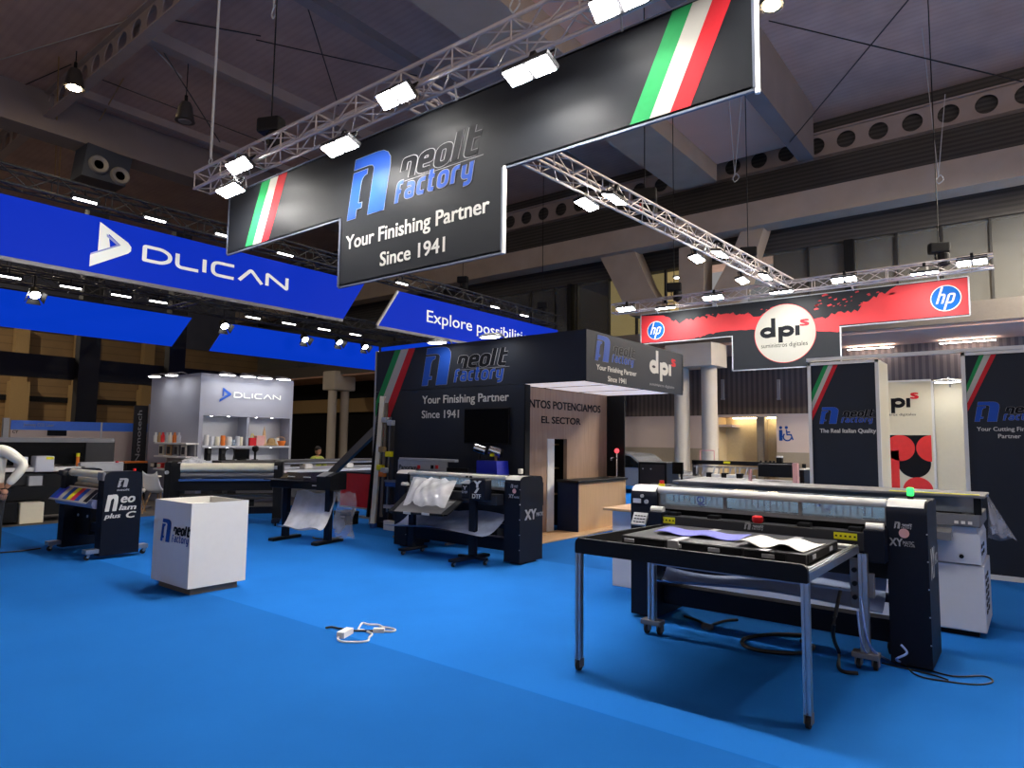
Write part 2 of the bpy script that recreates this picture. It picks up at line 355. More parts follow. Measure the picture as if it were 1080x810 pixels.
# ------------------------------------------------------------------ emblems in unit coordinates
def arc(cx, cy, r, a0, a1, n=14, sy=1): return [(cx+r*math.cos(math.radians(a0+(a1-a0)*k/n)), cy+sy*r*math.sin(math.radians(a0+(a1-a0)*k/n))) for k in range(n+1)]
ICON_A = [(.41,0),(.72,0),(.72,.72),(.70,.84),(.64,.93),(.55,.985),(.44,1.0),(0,1.0),(0,.83),(.30,.83),(.37,.81),(.41,.76)]
ICON_B = [(0,0),(.17,0),(.17,.15),(.26,.15),(.26,.24),(.185,.24),(.185,.58),(.20,.64),(.23,.68),(.28,.695),(.28,.775),(0,.775)]
def L_n(x, h=.36): return [([(x,0),(x,h*.0)], False)]
def neolt_lines():
    # letters of the upper word (x-height .36) and lower word (x-height .25) as pen strokes
    up = []
    def N(x): return [(rounded([(x,.14),(x,.34),(x+.17,.34),(x+.17,-.02)], [0,.0,.12,0], False), False)]
    up += N(.98)
    up += [(rounded([(1.27,.19),(1.44,.19),(1.44,.34),(1.27,.34),(1.27,.02),(1.45,.02)], [0,0,.1,.1,.1,0], False), False)]
    up += [(rounded([(1.56,.02),(1.73,.02),(1.73,.34),(1.56,.34)], .1), True)]
    up += [([(1.85,.0),(1.85,.52)], False)]
    up += [(rounded([(2.04,.52),(2.04,.02),(2.19,.02)], [0,.05,0], False), False), ([(2.04,.34),(2.19,.34)], False)]
    lo = []
    lo += [(rounded([(.94,-.05),(.94,.26),(1.02,.26)], [0,.08,0], False), False), ([(.94,.12),(1.0,.12)], False)]
    lo += [(rounded([(1.10,.2),(1.21,.2),(1.21,0),(1.10,0),(1.10,.11),(1.21,.11)], [0,.06,0,.05,.04,0], False), False)]
    lo += [(rounded([(1.41,.2),(1.31,.2),(1.31,0),(1.41,0)], [0,.06,.06,0], False), False)]
    lo += [(rounded([(1.50,.30),(1.50,0),(1.57,0)], [0,.05,0], False), False), ([(1.46,.2),(1.56,.2)], False)]
    lo += [(rounded([(1.65,0),(1.77,0),(1.77,.2),(1.65,.2)], .06), True)]
    lo += [(rounded([(1.87,-.02),(1.87,.2),(1.96,.2)], [0,.06,0], False), False)]
    lo += [(rounded([(2.03,.2),(2.03,.02),(2.14,.02)], [0,.05,0], False), False), (rounded([(2.14,.22),(2.14,-.08),(2.05,-.08)], [0,.06,0], False), False)]
    return up, lo
def maker_logo(pl, o, w, h, parent, style='banner', d=.004, world=True, icon_only=False):
    # o: lower-left corner, w: full width (2.4 units), h: icon height ; italic slant .15
    sx, sy = w/2.42, h
    f = lambda a, b: (o[0]+sx*(a+.14*b), o[1]+sy*b)
    up, lo = neolt_lines(); upm = lambda a, b: f(a+.06*(b), .8*b+.41); lom = lambda a, b: f(a, b+.09)
    ic = {'banner':'logo_blue', 'counter':'logo_navy', 'mono':'print_grey'}[style]
    ow, ow2 = .105, .082
    shape(pl, [[f(a,b) for a,b in ICON_A], [f(a,b) for a,b in ICON_B]], 'emblem', ic, parent, d+.002, world)
    if style == 'banner':
        strokes(pl, [(ICON_A,True),(ICON_B,True)], .014, 'emblem_outline', 'print_grey', parent, d, world, f)
    if icon_only: return
    if style == 'banner':
        strokes(pl, up, .125, 'lettering_outline', 'print_grey', parent, d, world, upm)
        strokes(pl, up, .100, 'lettering', 'print_dark', parent, d+.002, world, upm)
        strokes(pl, lo, .078, 'lettering_outline', 'print_grey', parent, d, world, lom)
        strokes(pl, lo, .060, 'lettering', 'logo_blue', parent, d+.002, world, lom)
        strokes(pl, [([(.95,-.07),(2.3,-.07)],False)], .012, 'underline', 'print_grey', parent, d-.001, world, upm)
    else:
        strokes(pl, up, .12, 'lettering', 'print_dark' if style == 'counter' else 'print_grey', parent, d, world, upm)
        strokes(pl, lo, .055, 'lettering', ic, parent, d, world, lom)
def flag_stripes(pl, parent, quads, d=.003, world=True):   # quads: [(top_left, top_right, bottom_right, bottom_left)] green, white, red
    for q, m in zip(quads, ('flag_green','flag_white','flag_red')):
        shape(pl, [q], 'flag_stripe', m, parent, d, world, label={'flag_green':'green diagonal stripe','flag_white':'white diagonal stripe','flag_red':'red diagonal stripe'}[m])
def dpi_logo(pl, o, w, h, parent, ink='print_dark', d=.004, world=True, sub=True):
    # o: lower-left (bottom of p tail); unit box 1.0 x 1.0
    f = lambda a, b: (o[0]+w*a, o[1]+h*b)
    W = .092*w
    lines = [(arc(.155,.44,.115,0,360,24,1.2),False), ([(.28,.24),(.28,1.0)],False), ([(.43,0),(.43,.63)],False), (arc(.555,.44,.115,0,360,24,1.2),False), ([(.78,.24),(.78,.63)],False)]
    strokes(pl, [([f(a,b) for a,b in P], c) for P, c in lines], W, 'lettering', ink, parent, d, world)
    text(pl, 's', (f(.85,.60)[0], f(.85,.60)[1], f(1.0,.60)[0], f(.85,.96)[1]), 'lettering', 'flag_red', parent, d, world, bold=.04)
def hp_logo(pl, c, r, parent, d=.004, world=True, sx=1):
    mb = MB(); mb.flat = True; mb.disc(pl, c, r*1.07, d, 40, sx); build(mb, 'emblem_ring', 'print_white', parent, world)
    mb = MB(); mb.flat = True; mb.disc(pl, c, r, d+.002, 40, sx); build(mb, 'emblem', 'hp_blue', parent, world)
    f = lambda a, b: (c[0]+r*sx*(a+.30*b), c[1]+r*b)
    ln = [([(-.50,-.42),(-.50,.95)],False), (rounded([(-.50,.30),(-.13,.30),(-.13,-.42)],[0,.16,0],False),False),
          ([(.16,-.95),(.16,.30)],False), (rounded([(.16,.30),(.55,.30),(.55,-.38),(.16,-.38)],[0,.16,.16,0],False),False)]
    strokes(pl, ln, .15, 'lettering', 'print_white', parent, d+.004, world, f)
def dlican_lines():
    r = rounded
    return [(r([(0,0),(0,1),(.95,1),(1.35,.72),(1.35,.28),(.95,0)],[.0,.1,.25,.25,.25,.25]),True),
            (r([(1.75,1),(1.75,0),(2.95,0)],[0,.3,0],False),False), ([(3.3,1),(3.3,0)],False),
            (r([(5.1,1),(3.8,1),(3.8,0),(5.1,0)],[0,.4,.4,0],False),False),
            (r([(5.45,0),(6.2,1),(6.95,0)],[0,.15,0],False),False),
            (r([(7.3,0),(7.3,1),(8.7,0),(8.7,1)],[0,.12,.12,0],False),False)]
# ================================================================== THE HALL
struct(build(MB().box(-48,18,-8,46,-.3,-.008), 'floor', 'grey_floor'))
tag(build(MB().box(-14.5,15,-7,24.1,-.008,0), 'carpet', 'carpet'), 'bright blue exhibition carpet laid in strips across the stand floor', 'carpet')
struct(build(MB().box(-48,18,-8,46,14.0,14.3), 'ceiling', 'deck'))
# left side of the hall: boarded tan wall below, dark wall above
struct(build(MB().box(-45.4,-45,-2,46,0,7.6), 'wall_left', 'boards'))
struct(build(MB().box(-45.4,-44.9,-2,46,7.6,14), 'wall_left_upper', 'wall_upper'))
for y in (11.9, 14.9, 18.7):
    mb = MB().box(-44.95,-44.2,y-.45,y+.45,0,4.6).box(-44.95,-44.4,y-.32,y+.32,4.6,7.6)
    struct(build(mb, 'trim_1', 'tan'))
struct(build(MB().box(-44.98,-44.85,8,20,3.55,3.85).box(-44.98,-44.85,10,24,5.9,6.15), 'trim_2', 'black'))
struct(build(MB().box(-28.6,-27.5,-6,24,12.55,14), 'trim_3', 'concrete_dark'))
struct(build(MB().box(-48,-13,-8.3,-8,0,14), 'shade_wall', 'wall_upper'))  # unseen wall added behind the camera to darken the left ceiling
# rear of the hall: plinth storey, gallery slab, glazing, fascia, beams
struct(build(MB().box(-46,18,28.4,28.8,0,5.45), 'wall_back', 'slats'))
struct(build(MB().box(-46,-15.5,28.0,28.4,0,5.45), 'wall_back_left', 'black'))
struct(build(MB().box(-46,18,25.0,42,5.45,5.55), 'trim_4', 'mauve_soffit'))
struct(build(MB().box(-46,18,24.9,42,5.55,6.2), 'trim_5', 'metal_ledge'))
struct(build(MB().box(-46,18,26.4,26.9,9.2,14), 'wall_back_upper', 'fascia'))
struct(build(MB().box(-46,18,24.6,25.5,9.8,10.75), 'trim_6', 'concrete'))
def glazing(n, x0, x1, mull, back, lit):
    w = thing('window_%d' % n, 'gallery glazing', 'window'); w['kind'] = 'structure'; del w['category']
    build(MB().box(x0,x1,26.55,26.57,6.2,9.2), 'pane', 'window_glass', w)
    mb = MB()
    for x in mull: mb.box(x-.035,x+.035,26.45,26.62,6.2,9.2)
    mb.box(x0,x1,26.45,26.62,6.2,6.27); build(mb, 'window_frame', 'truss_black', w)
    struct(build(MB().box(x0,x1,30,30.1,6.2,13.9), 'wall_gallery', back))
    return w
mxs = [onY(x,300,26.5).x for x in (480,505,560,585)]
glazing(1, -46, -17.2, [-30,-27.5]+mxs, 'glass_blue', 0)
glazing(2, -17.2, -12.4, [onY(x,320,26.5).x for x in (609,642,671,702)], 'office_glow', 1)
glazing(3, -8.9, 18, [onY(x,270,26.5).x for x in (852,946,994,1046)]+[2,5.5,9,12.5], 'office_dark', 0)
struct(build(MB().box(onY(890,250,26.4).x,onY(900,250,26.4).x,26.3,26.9,6.2,9.2), 'trim_7', 'black'))
struct(build(MB().box(-17.4,-17.2,26.2,30,6.2,9.2), 'trim_8', 'black'))
for i, (x, y) in enumerate(((653,301),(676,296),(681,311),(708,307),(714,293))):
    p = onY(x, y, 28.5)
    t = thing('ceiling_lamp', ['round ceiling lamp in the yellow gallery office, first from its left','round ceiling lamp in the yellow gallery office, near its middle','round ceiling lamp in the yellow gallery office, lower middle one','round ceiling lamp in the yellow gallery office, lowest on its right','round ceiling lamp in the yellow gallery office, beside the brace'][i], 'lamp', (p.x,28.5,p.z), 0, 'round office lamps behind the gallery glass')
    build(MB().lathe([(.16,0),(.2,.03),(.2,.08),(0,.08)], seg=16), 'housing', 'light_grey', t)
    build(MB().lathe([(0,-.012),(.15,-.008),(.155,0)], seg=16), 'lens', 'down_light', t)
    build(MB().cyl((0,0,.08),(0,0,9.2-p.z),.012), 'stem', 'dark_grey', t)
# linear lights under the gallery soffit
def soffit_light(a, b, lab):
    p, q = onZ(*a, 5.4), onZ(*b, 5.4); L = abs(q.x-p.x)
    t = thing('linear_light', lab, 'lamp', ((p.x+q.x)/2,(p.y+q.y)/2,5.40), 0, 'linear lights under the gallery')
    build(MB().box(-L/2+.3,-L/2+.34,-.02,.02,-.06,.05).box(L/2-.34,L/2-.3,-.02,.02,-.06,.05), 'stem', 'light_grey', t)
    build(MB().box(-L/2,L/2,-.06,.06,-.075,-.055), 'diffuser', 'strip_light', t)
soffit_light((893,367),(943,364.5), 'long linear light under the mauve gallery soffit, left of two')
soffit_light((991,360.5),(1050,356.5), 'long linear light under the mauve gallery soffit, right of two')
# twin columns with capital, pillar and braces
def twin(name, xs, Y, zc0, zc1, rad, lab):
    t = thing(name, lab, 'column', ((xs[0]+xs[1])/2, Y, 0)); xm = (xs[0]+xs[1])/2
    for x in xs:
        build(MB().cyl((x-xm,0,0),(x-xm,0,zc0),rad,seg=24), 'shaft', 'concrete_pale', t, smooth=True)
    w = (xs[1]-xs[0])/2
    pts = [(-w-rad*1.25+0,-.7),(w+rad*1.25,-.7),(w+rad*1.6,-.3),(w+rad*1.6,.6),(-w-rad*1.6,.6),(-w-rad*1.6,-.3)]
    build(MB().prism([(a,b,zc0) for a,b in pts],(0,0,zc1-zc0)), 'capital', 'concrete_pale', t)
    return t
cx = [onY(719.5,450,24.6).x, onY(748.5,450,24.6).x]
twin('twin_column', cx, 24.6, onY(735,388,24.6).z, 5.45, .3, 'pair of round concrete columns under one broad capital, behind the red banner')
cx2 = [onX(349.5,450,-33.5), onX(362.5,450,-33.5)]
t = thing('twin_column', 'distant pair of round concrete columns with a capital, left of the flag wall', 'column', (-33.5,(cx2[0].y+cx2[1].y)/2,0))
ym = (cx2[0].y+cx2[1].y)/2
for p in cx2: build(MB().cyl((0,p.y-ym,0),(0,p.y-ym,onX(355,412,-33.5).z),.26,seg=20), 'shaft', 'concrete_pale', t, smooth=True)
build(MB().box(-.6,.6,-.8,.8,onX(355,412,-33.5).z,onX(355,392,-33.5).z,.08), 'capital', 'concrete_pale', t)
# pale gallery edge behind the distant columns
struct(build(MB().box(-46,-15.5,27.6,28.0,3.4,4.3), 'trim_9', 'tan'))
def px_prism(pix, Y, depth, mb=None):
    mb = mb or MB(); pts = [onY(x,y,Y) for x,y in pix]; return mb.prism(pts, (0,depth,0))
t = thing('braced_pillar', 'concrete pillar with two slanting braces carrying the long roof beam', 'pillar', (onY(738,300,25).x,25,6.0))
build(px_prism([(716,352),(716,262),(742,255),(742,350)],25,.9), 'pillar_shaft', 'concrete', t, world=True)
build(px_prism([(664,333),(704,333),(684,300),(668,262),(633,272),(640,285)],25,.8), 'brace', 'concrete', t, world=True)
build(px_prism([(757,330),(786,302),(811,222),(790,222),(770,272),(752,306)],25,.8), 'brace', 'concrete', t, world=True)
# girder running to the pillar overhead, with soffit slab and edge beam
struct(build(MB().box(-11.1,-9.4,-6,24.7,11.9,14), 'trim_10', 'concrete'))
struct(build(MB().box(-11.9,-11.1,-6,24.7,12.9,13.3).box(-9.4,-6.4,8,24.7,12.6,13.1), 'trim_11', 'mauve_soffit'))
struct(build(MB().box(-6.4,-5.9,8,25,12.0,14), 'trim_12', 'concrete_dark'))
build(MB().box(-11.75,-11.2,4,9,12.86,12.9), 'trim_13', 'navy_duct')['kind'] = 'structure'
# steel cellular beams
def plate_holes(w, h, n, r, x0, pitch):
    cu = bpy.data.curves.new('c','CURVE'); cu.dimensions = '2D'; cu.fill_mode = 'BOTH'; cu.extrude = .015
    sp = cu.splines.new('POLY'); sp.points.add(3)
    for p, (a,b) in zip(sp.points, ((0,0),(w,0),(w,h),(0,h))): p.co = (a,b,0,1)
    sp.use_cyclic_u = True
    for k in range(n):
        sp = cu.splines.new('POLY'); sp.points.add(19); sp.use_cyclic_u = True
        for j, p in enumerate(sp.points): a = 2*PI*j/20; p.co = (x0+k*pitch+r*math.cos(a), h/2+r*math.sin(a), 0, 1)
    o = bpy.data.objects.new('c', cu); col.objects.link(o)
    me = bpy.data.meshes.new_from_object(o.evaluated_get(bpy.context.evaluated_depsgraph_get()))
    bpy.data.objects.remove(o); return me
def cellular(x0, x1, y, z0, z1, r, pitch, lab):
    L = x1-x0; h = z1-z0
    t = thing('cellular_beam', lab, 'steel beam', (x0,y,z0))
    me = plate_holes(L, h, int((L-1)/pitch), r, .8, pitch)
    me.transform(Matrix.Rotation(PI/2,4,'X')); me.materials.clear(); me.materials.append(M['steel_beam'])
    w = bpy.data.objects.new('web', me); col.objects.link(w); w.parent = t
    build(MB().box(0,L,-.16,.16,-.06,0), 'flange', 'steel_beam', t); build(MB().box(0,L,-.16,.16,h,h+.05), 'flange', 'steel_beam', t)
cellular(-26,16,26.2,12.55,13.4,.32,1.06, 'long steel roof beam with a row of round holes above the gallery')
cellular(-34,-12.0,7.6,13.1,13.9,.34,1.0, 'steel roof beam with round holes at the upper left, beside the lit bell lamp')
struct(build(MB().box(-20.9,-20.5,7.8,24,13.6,14).box(-15.6,-15.2,7,24,13.7,14).box(-26.5,-26.2,8,24,13.7,14), 'trim_14', 'steel_beam'))
# pale partition under the gallery with lit recess and toilet sign wall
YP = 26.9
xa, xb, xc, xd = onY(640,460,YP).x-2, onY(757,460,YP).x, onY(819,460,YP).x, onY(870,460,YP).x
t = thing('partition_wall', 'pale pinkish partition wall standing behind the twin columns', 'partition', (xa,YP,0))
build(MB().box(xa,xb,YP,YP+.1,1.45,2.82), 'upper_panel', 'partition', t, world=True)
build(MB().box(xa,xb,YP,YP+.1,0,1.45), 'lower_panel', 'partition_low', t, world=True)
t = thing('toilet_sign_wall', 'pale wall panel with blue toilet and wheelchair symbols', 'sign wall', (xc,YP,0))
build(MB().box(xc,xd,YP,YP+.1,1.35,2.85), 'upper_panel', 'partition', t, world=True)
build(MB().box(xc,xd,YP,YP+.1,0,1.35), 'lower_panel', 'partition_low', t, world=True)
pl = PY(YP); c0 = px(pl,823.5,458); k = .012*2.9
mb = MB(); mb.flat = True; mb.disc(pl,(c0[0],c0[1]+.26),.06,.004,16)
for q in stroke_polys([(c0[0],c0[1]+.17),(c0[0],c0[1]-.25)],.13): mb.poly([pl.pt(a,b,.004) for a,b in q])
build(mb, 'symbol', 'logo_navy', t, True)
c1 = px(pl,829.5,458); mb = MB(); mb.flat = True; mb.disc(pl,(c1[0]+.0,c1[1]+.26),.06,.004,16); kk = 0
for pts in ([(c1[0],c1[1]+.18),(c1[0]+.02,c1[1]-.02),(c1[0]+.17,c1[1]-.02),(c1[0]+.24,c1[1]-.22)], [(c1[0],c1[1]+.08),(c1[0]+.14,c1[1]+.08)], arc(c1[0]+.03,c1[1]-.1,.15,130,350,14)):
    for q in stroke_polys(pts,.055): mb.poly([pl.pt(a,b,.004+kk*1e-5) for a,b in q]); kk += 1
build(mb, 'symbol', 'logo_navy', t, True)
t = thing('lit_recess', 'warm lit alcove between the pale partition and the toilet sign', 'alcove', (xb,27.8,0))
build(MB().box(xb,xc,27.9,28.0,0,2.75).box(xb-.05,xb,YP+.1,28,0,2.75), 'back_panel', 'recess', t, world=True)
xm0, xm1 = onY(799,460,27.5).x, onY(807,460,27.5).x
build(MB().box(xm0,xm1,27.4,27.9,0,2.75), 'post', 'partition_low', t, world=True)
build(MB().box(xb,onY(775,450,27.3).x,27.0,27.9,2.35,2.45), 'shelf', 'partition', t, world=True)
build(MB().box(xb,xc,YP+.05,27.9,2.75,2.85), 'lintel', 'partition', t, world=True)
build(MB().box(onY(772,440,27.5).x,xm0-.05,27.6,27.7,2.70,2.74).box(xm1+.05,xc-.05,27.6,27.7,2.70,2.74), 'cove_light', 'cove_light', t, world=True)
# brackets hanging below the gallery
for i, (x, lab) in enumerate(((761,'thin pale hanger strip on the slatted wall, beside the right column'),(820,'thin pale hanger strip on the slatted wall, above the toilet sign'))):
    p = onY(x,400,28.2); a = onY(x,420,28.2)
    t = thing('hanger_strip', lab, 'bracket', (p.x,28.3,a.z), 0, 'hanger strips on the slatted wall')
    build(MB().box(-.05,.05,-.05,.1,0,p.z-a.z), 'strip', 'light_grey', t); build(MB().box(-.07,.07,-.06,.1,-.06,0), 'foot', 'light_grey', t)
# dark steel portal frame left, behind the blue ring
t = thing('steel_portal', 'black steel portal frame with deep crossbeam behind the blue banners', 'steel frame', (-26,8.7,0))
build(MB().box(-26.2,-25.8,-4,15,3.55,4.3), 'crossbeam', 'black', t, world=True)
for y in (8.75,): build(MB().box(-25.8,-25.4,y-.32,y+.32,0,9.5), 'post', 'black', t, world=True)
build(MB().box(-25.8,-25.4,11.4,12.0,0,9.5), 'post', 'black', t, world=True)
# air nozzle box, bell lamps
c = onX(112,174,-27.3)
t = thing('air_nozzle_box', 'dark blue box with two round grey air nozzles on the left concrete beam', 'air vent', (c.x,c.y,c.z))
a, b = onX(92,152,-27.3), onX(140,197,-27.3)
quad = [onX(*q,-27.3) for q in ((93,150),(140,168),(132,197),(86,184))]
build(MB().prism(quad,(-1.2,0,0)), 'box', 'navy_duct', t, world=True)
for q in ((103.5,174),(126,186)):
    p = onX(*q,-27.3)
    n = build(MB().lathe([(.17,0),(.17,.1),(.30,.16),(.34,.10),(.34,0)],p,24,rotm('Y',PI/2)), 'nozzle', 'mid_grey', t, world=True, smooth=True)
    build(MB().lathe([(0,.05),(.17,.05)],p,20,rotm('Y',PI/2)), 'core', 'black', n, world=True)
def bell(pix, Y, lit, lab, k=1):
    p = onY(*pix, Y)
    t = thing('bell_lamp', lab, 'pendant lamp', (p.x,p.y,p.z), 0, 'bell shaped hall lamps')
    build(MB().lathe([(.30*k,0),(.27*k,.1),(.20*k,.5*k),(.15*k,.62*k),(.05*k,.66*k)],seg=20), 'shade', 'steel_dark', t, smooth=True)
    build(MB().cyl((0,0,.64*k),(0,0,.86*k),.05), 'cap', 'black', t)
    build(MB().cyl((0,0,.86*k),(0,0,13.98-p.z),.015), 'chain', 'black', t)
    build(MB().lathe([(0,-.03),(.18*k,-.02),(.22*k,.02)],seg=20), 'bulb', 'lamp_warm' if lit else 'mid_grey', t)
bell((195,128),9.5,False,'unlit dark bell lamp hanging above the left end of the long truss')
bell((78,93),7.2,True,'lit warm bell lamp hanging by the upper left roof beam')
bell((814,6),11,True,'lit warm bell lamp at the top edge, right of the large black banner',.7)
# unseen bell lamps added as fill light for back hall and left wall
def fill_bell(x, y, z, lab):
    t = thing('bell_lamp', lab, 'pendant lamp', (x,y,z), 0, 'added bell shaped fill lamps beyond the frame')
    build(MB().lathe([(.30,0),(.27,.1),(.20,.5),(.15,.62),(.05,.66)],seg=20), 'shade', 'steel_dark', t, smooth=True)
    build(MB().cyl((0,0,.64),(0,0,13.98-z),.015), 'chain', 'black', t); build(MB().lathe([(0,-.03),(.18,-.02),(.22,.02)],seg=20), 'bulb', 'lamp_fill', t)
for x, y in ((1.3,22.4),(2.6,19.2),(5,24)): fill_bell(x,y,9.4,'added bell shaped fill lamp, beyond the right edge of the photo')
for x, y in ((-37,3.5),): fill_bell(x,y,11.5,'added bell shaped fill lamp, beyond the left edge of the photo')
# roof cables
CB = [((0,63),(130,23),9,10,'thin steel roof cable slanting across the upper left corner'),((0,130),(55,100),9,9.5,'thin pale roof cable low in the upper left corner'),
      ((165,18),(275,38),10,14,'dark roof cable running right from the upper left beam'),((270,42),(440,80),12,14,'dark roof cable passing above the hoist toward the flood lamps'),
      ((322,0),(357,112),12,13,'dark roof cable dropping steeply toward the long truss'),((811,22),(1078,86),24,18,'dark roof cable crossing the right half of the ceiling'),
      ((958,0),(833,150),17,23,'dark roof cable slanting down to the right roof beam'),((0,225*.45),(75,68),9,9,'dark roof cable rising from the left edge to the lit bell lamp'),((92,78),(330,170),9,15,'long dark roof cable crossing behind the unlit bell lamp'),((160,35),(232,150),9,11,'dark roof cable dropping right of the unlit bell lamp'),((152,40),(192,82),9,9.5,'pale suspension cable holding the unlit bell lamp')]
for a, b, Ya, Yb, lab in CB:
    p, q = onY(*a, Ya), onY(*b, Yb)
    if p.z > 13.98: p = onZ(*a, 13.97)
    if q.z > 13.98: q = onZ(*b, 13.97)
    tag(build(MB().cyl(p,q,.018,seg=6), 'roof_cable', 'truss_black' if 'dark' in lab else 'light_grey'), lab, 'cable', 'cables under the roof')
# ================================================================== TRUSSES, BANNERS, LAMPS
def truss(label, p0, p1, sz, r=.025, rb=.011, seg=.42, material='truss_alu', group='lattice trusses over the stand'):
    p0, p1 = V(p0), V(p1); d = p1-p0; L = d.length; ang = math.atan2(d.y, d.x)
    t = thing('lattice_truss', label, 'truss', p0, ang, group)
    h = sz/2; cs = [(-h,-h),(h,-h),(h,h),(-h,h)]
    for y, z in cs: build(MB().cyl((0,y,z),(L,y,z),r,seg=10), 'chord', material, t, smooth=True)
    mb = MB(); n = max(2,int(L/seg)); st = L/n
    for i in range(n):
        x0, x1 = i*st, (i+1)*st
        for k in range(4):
            a, b = cs[k], cs[(k+1)%4]
            if i % 2: a, b = b, a
            mb.cyl((x0,a[0],a[1]),(x1,b[0],b[1]),rb,seg=5,cap=False)
        if i % 2 == 0:
            for k in range(4): a, b = cs[k], cs[(k+1)%4]; mb.cyl((x0,a[0],a[1]),(x0,b[0],b[1]),rb,seg=5,cap=False)
    build(mb, 'bracing', material, t); return t
truss('long silver lattice truss rising to the upper right above the large black banner', (-10.95,5.3,5.95),(3.5,5.3,5.95), .28)
truss('silver lattice truss running back from the black banner to the red banner', (-5.9,5.46,5.95),(-5.1,18.45,5.95), .28)
truss('silver lattice truss hanging above the red and black banner', (-10.55,18.6,5.93),(-.6,18.6,5.93), .28)
truss('black lattice truss above the front blue lettered banner', (-13.0,-3,5.85),(-13.0,19,5.85), .30, material='truss_black')
truss('black lattice truss inside the blue banner ring, carrying tube lamps', (-17.3,0,5.38),(-17.3,18,5.38), .30, material='truss_black')
truss('black lattice truss above the rear blue banners', (-21.5,0,5.88),(-21.5,18.2,5.88), .30, material='truss_black')
truss('black cross truss between the rear and front of the blue ring', (-21.5,9.6,5.88),(-13.2,9.6,5.88), .28, material='truss_black')
truss('black end truss behind the flag wall, closing the blue ring', (-21.5,18.75,5.6),(-13.2,18.75,5.6), .28, material='truss_black')

# ---- floodlights
def flood(kind):
    t = thing('flood_lamp', 'x', 'flood lamp')
    build(MB().box(-.285,.285,-.11,.11,.0,.06,.012), 'housing', 'dark_grey', t)
    for k in (-1,1):
        build(MB().box(k*.148-.115,k*.148+.115,-.09,.09,-.012,0), 'lens', 'lamp_white', t)
    build(MB().tube([(-.28,0,.03),(-.28,0,.16),(.28,0,.16),(.28,0,.03)],.012,6,1), 'bracket', 'black', t)
    build(MB().box(-.03,.03,-.03,.03,.15,.24), 'clamp', 'black', t)
    return t
F0 = flood(0); used = [0]
def place_flood(p, rz, tilt, label, group):
    t = F0 if not used[0] else copy_tree(F0); used[0] = 1
    t.location = p; t.rotation_euler = (tilt,0,rz); t['label'] = label; t['group'] = group
g = 'flood lamps on the long truss'
for (x, y, Y, tl), lab in zip(((252,175,5.05,-.65),(243,201,5.0,-.35),(417,102,5.05,-.65),(358,155,4.98,-.35),(558,75,4.98,-.35),(652,2,5.05,-.65)),
    ('twin flood lamp on the left end of the long truss, upper one','lower twin flood lamp at the left end of the long truss, beside small flag stripes','twin flood lamp on the long truss, above the word on the black banner',
     'twin flood lamp low on the long truss, left of the emblem','twin flood lamp low on the long truss, left of the big flag stripes','twin flood lamp on the long truss at the top edge of the photo')):
    place_flood(onY(x,y,Y), 0, tl, lab, g)
for x in (-1.2, 1.4): place_flood((x,5.1,5.72), 0, -.4, 'added twin flood lamp on the long truss, beyond the top edge of the photo', g)  # two unseen floods added to carry the lighting
g = 'flood lamps on the middle truss'
for i, (x, y) in enumerate(((619,216),(648,210),(735,273),(759,268),(783,296),(807,292))):
    p = onZ(x,y,5.66); lab = ['twin flood lamp on the left side of the middle truss, nearest','twin flood lamp on the right side of the middle truss, nearest','twin flood lamp on the left side of the middle truss, halfway','twin flood lamp on the right side of the middle truss, halfway','twin flood lamp on the left side of the middle truss, farthest','twin flood lamp on the right side of the middle truss, farthest'][i]
    place_flood(p, PI/2+.06, .2 if i%2 else -.2, lab, g)
g = 'flood lamps on the rear truss'
for i, (x, y) in enumerate(((660,326),(702,325),(752,314),(890,295),(824,308),(975,288),(1025,277))):
    p = onZ(x,y,5.68); lab = ['twin flood lamp on the rear truss, leftmost above the left round emblem','twin flood lamp on the rear truss, second from the left','twin flood lamp on the rear truss, above the red paint splash','twin flood lamp on the rear truss, right of the white disc','twin flood lamp on the rear truss, above the white disc','twin flood lamp on the rear truss, low one above the right red end','twin flood lamp on the rear truss, rightmost above the right round emblem'][i]
    place_flood(p, 0, -.35 if i not in (1,4,5) else .1, lab, g)

# ---- tube lamps and barn door spots in the blue ring
def tube_lamp(p, lab, rz=PI/2, L=.42):
    t = thing('tube_lamp', lab, 'lamp', p, rz, 'tube lamps in the blue ring')
    build(MB().box(-L/2-.04,L/2+.04,-.05,.05,.02,.09,.01), 'housing', 'black', t)
    build(MB().cyl((-L/2,0,.015),(L/2,0,.015),.024,seg=10), 'tube', 'tube_light', t)
    build(MB().cyl((0,0,.09),(0,0,.2),.015), 'stem', 'black', t)
TL = ['leftmost tube lamp on the black inner truss','second tube lamp from the left on the black inner truss','tube lamp under the black inner truss, below the white triangle emblem','tube lamp on the inner truss just left of the gap in the blue','tube lamp above the right rear blue banner, first one','tube lamp above the right rear blue banner, second one','tube lamp above the right rear blue banner, third one','tube lamp nearest the flag wall, above the rear blue banner']
for i, (x, y) in enumerate(((10,287),(75,298),(128,308),(167,316),(267,332),(305,339),(342,344),(375,350))):
    p = onX(x,y,-17.3); tube_lamp((p.x,p.y,5.03), TL[i])
TL2 = ['tube lamp on the front black truss, left above the blue banner','tube lamp on the front black truss, above the last letters','tube lamp on the front black truss, beside the black banner edge','tube lamp on the front black truss under the hanging black panel','tube lamp on the front black truss above the slanted blue corner','tube lamp on the front black truss above the far end of the blue lettering','tube lamp on the front black truss by the small black hoist']
for i, (x, y) in enumerate(((90,210),(164,230),(237,247),(301,267),(424,298),(522,323),(553,332))):
    p = onX(x,y,-12.8); tube_lamp((-12.8,p.y,p.z-.04), TL2[i], L=.36)
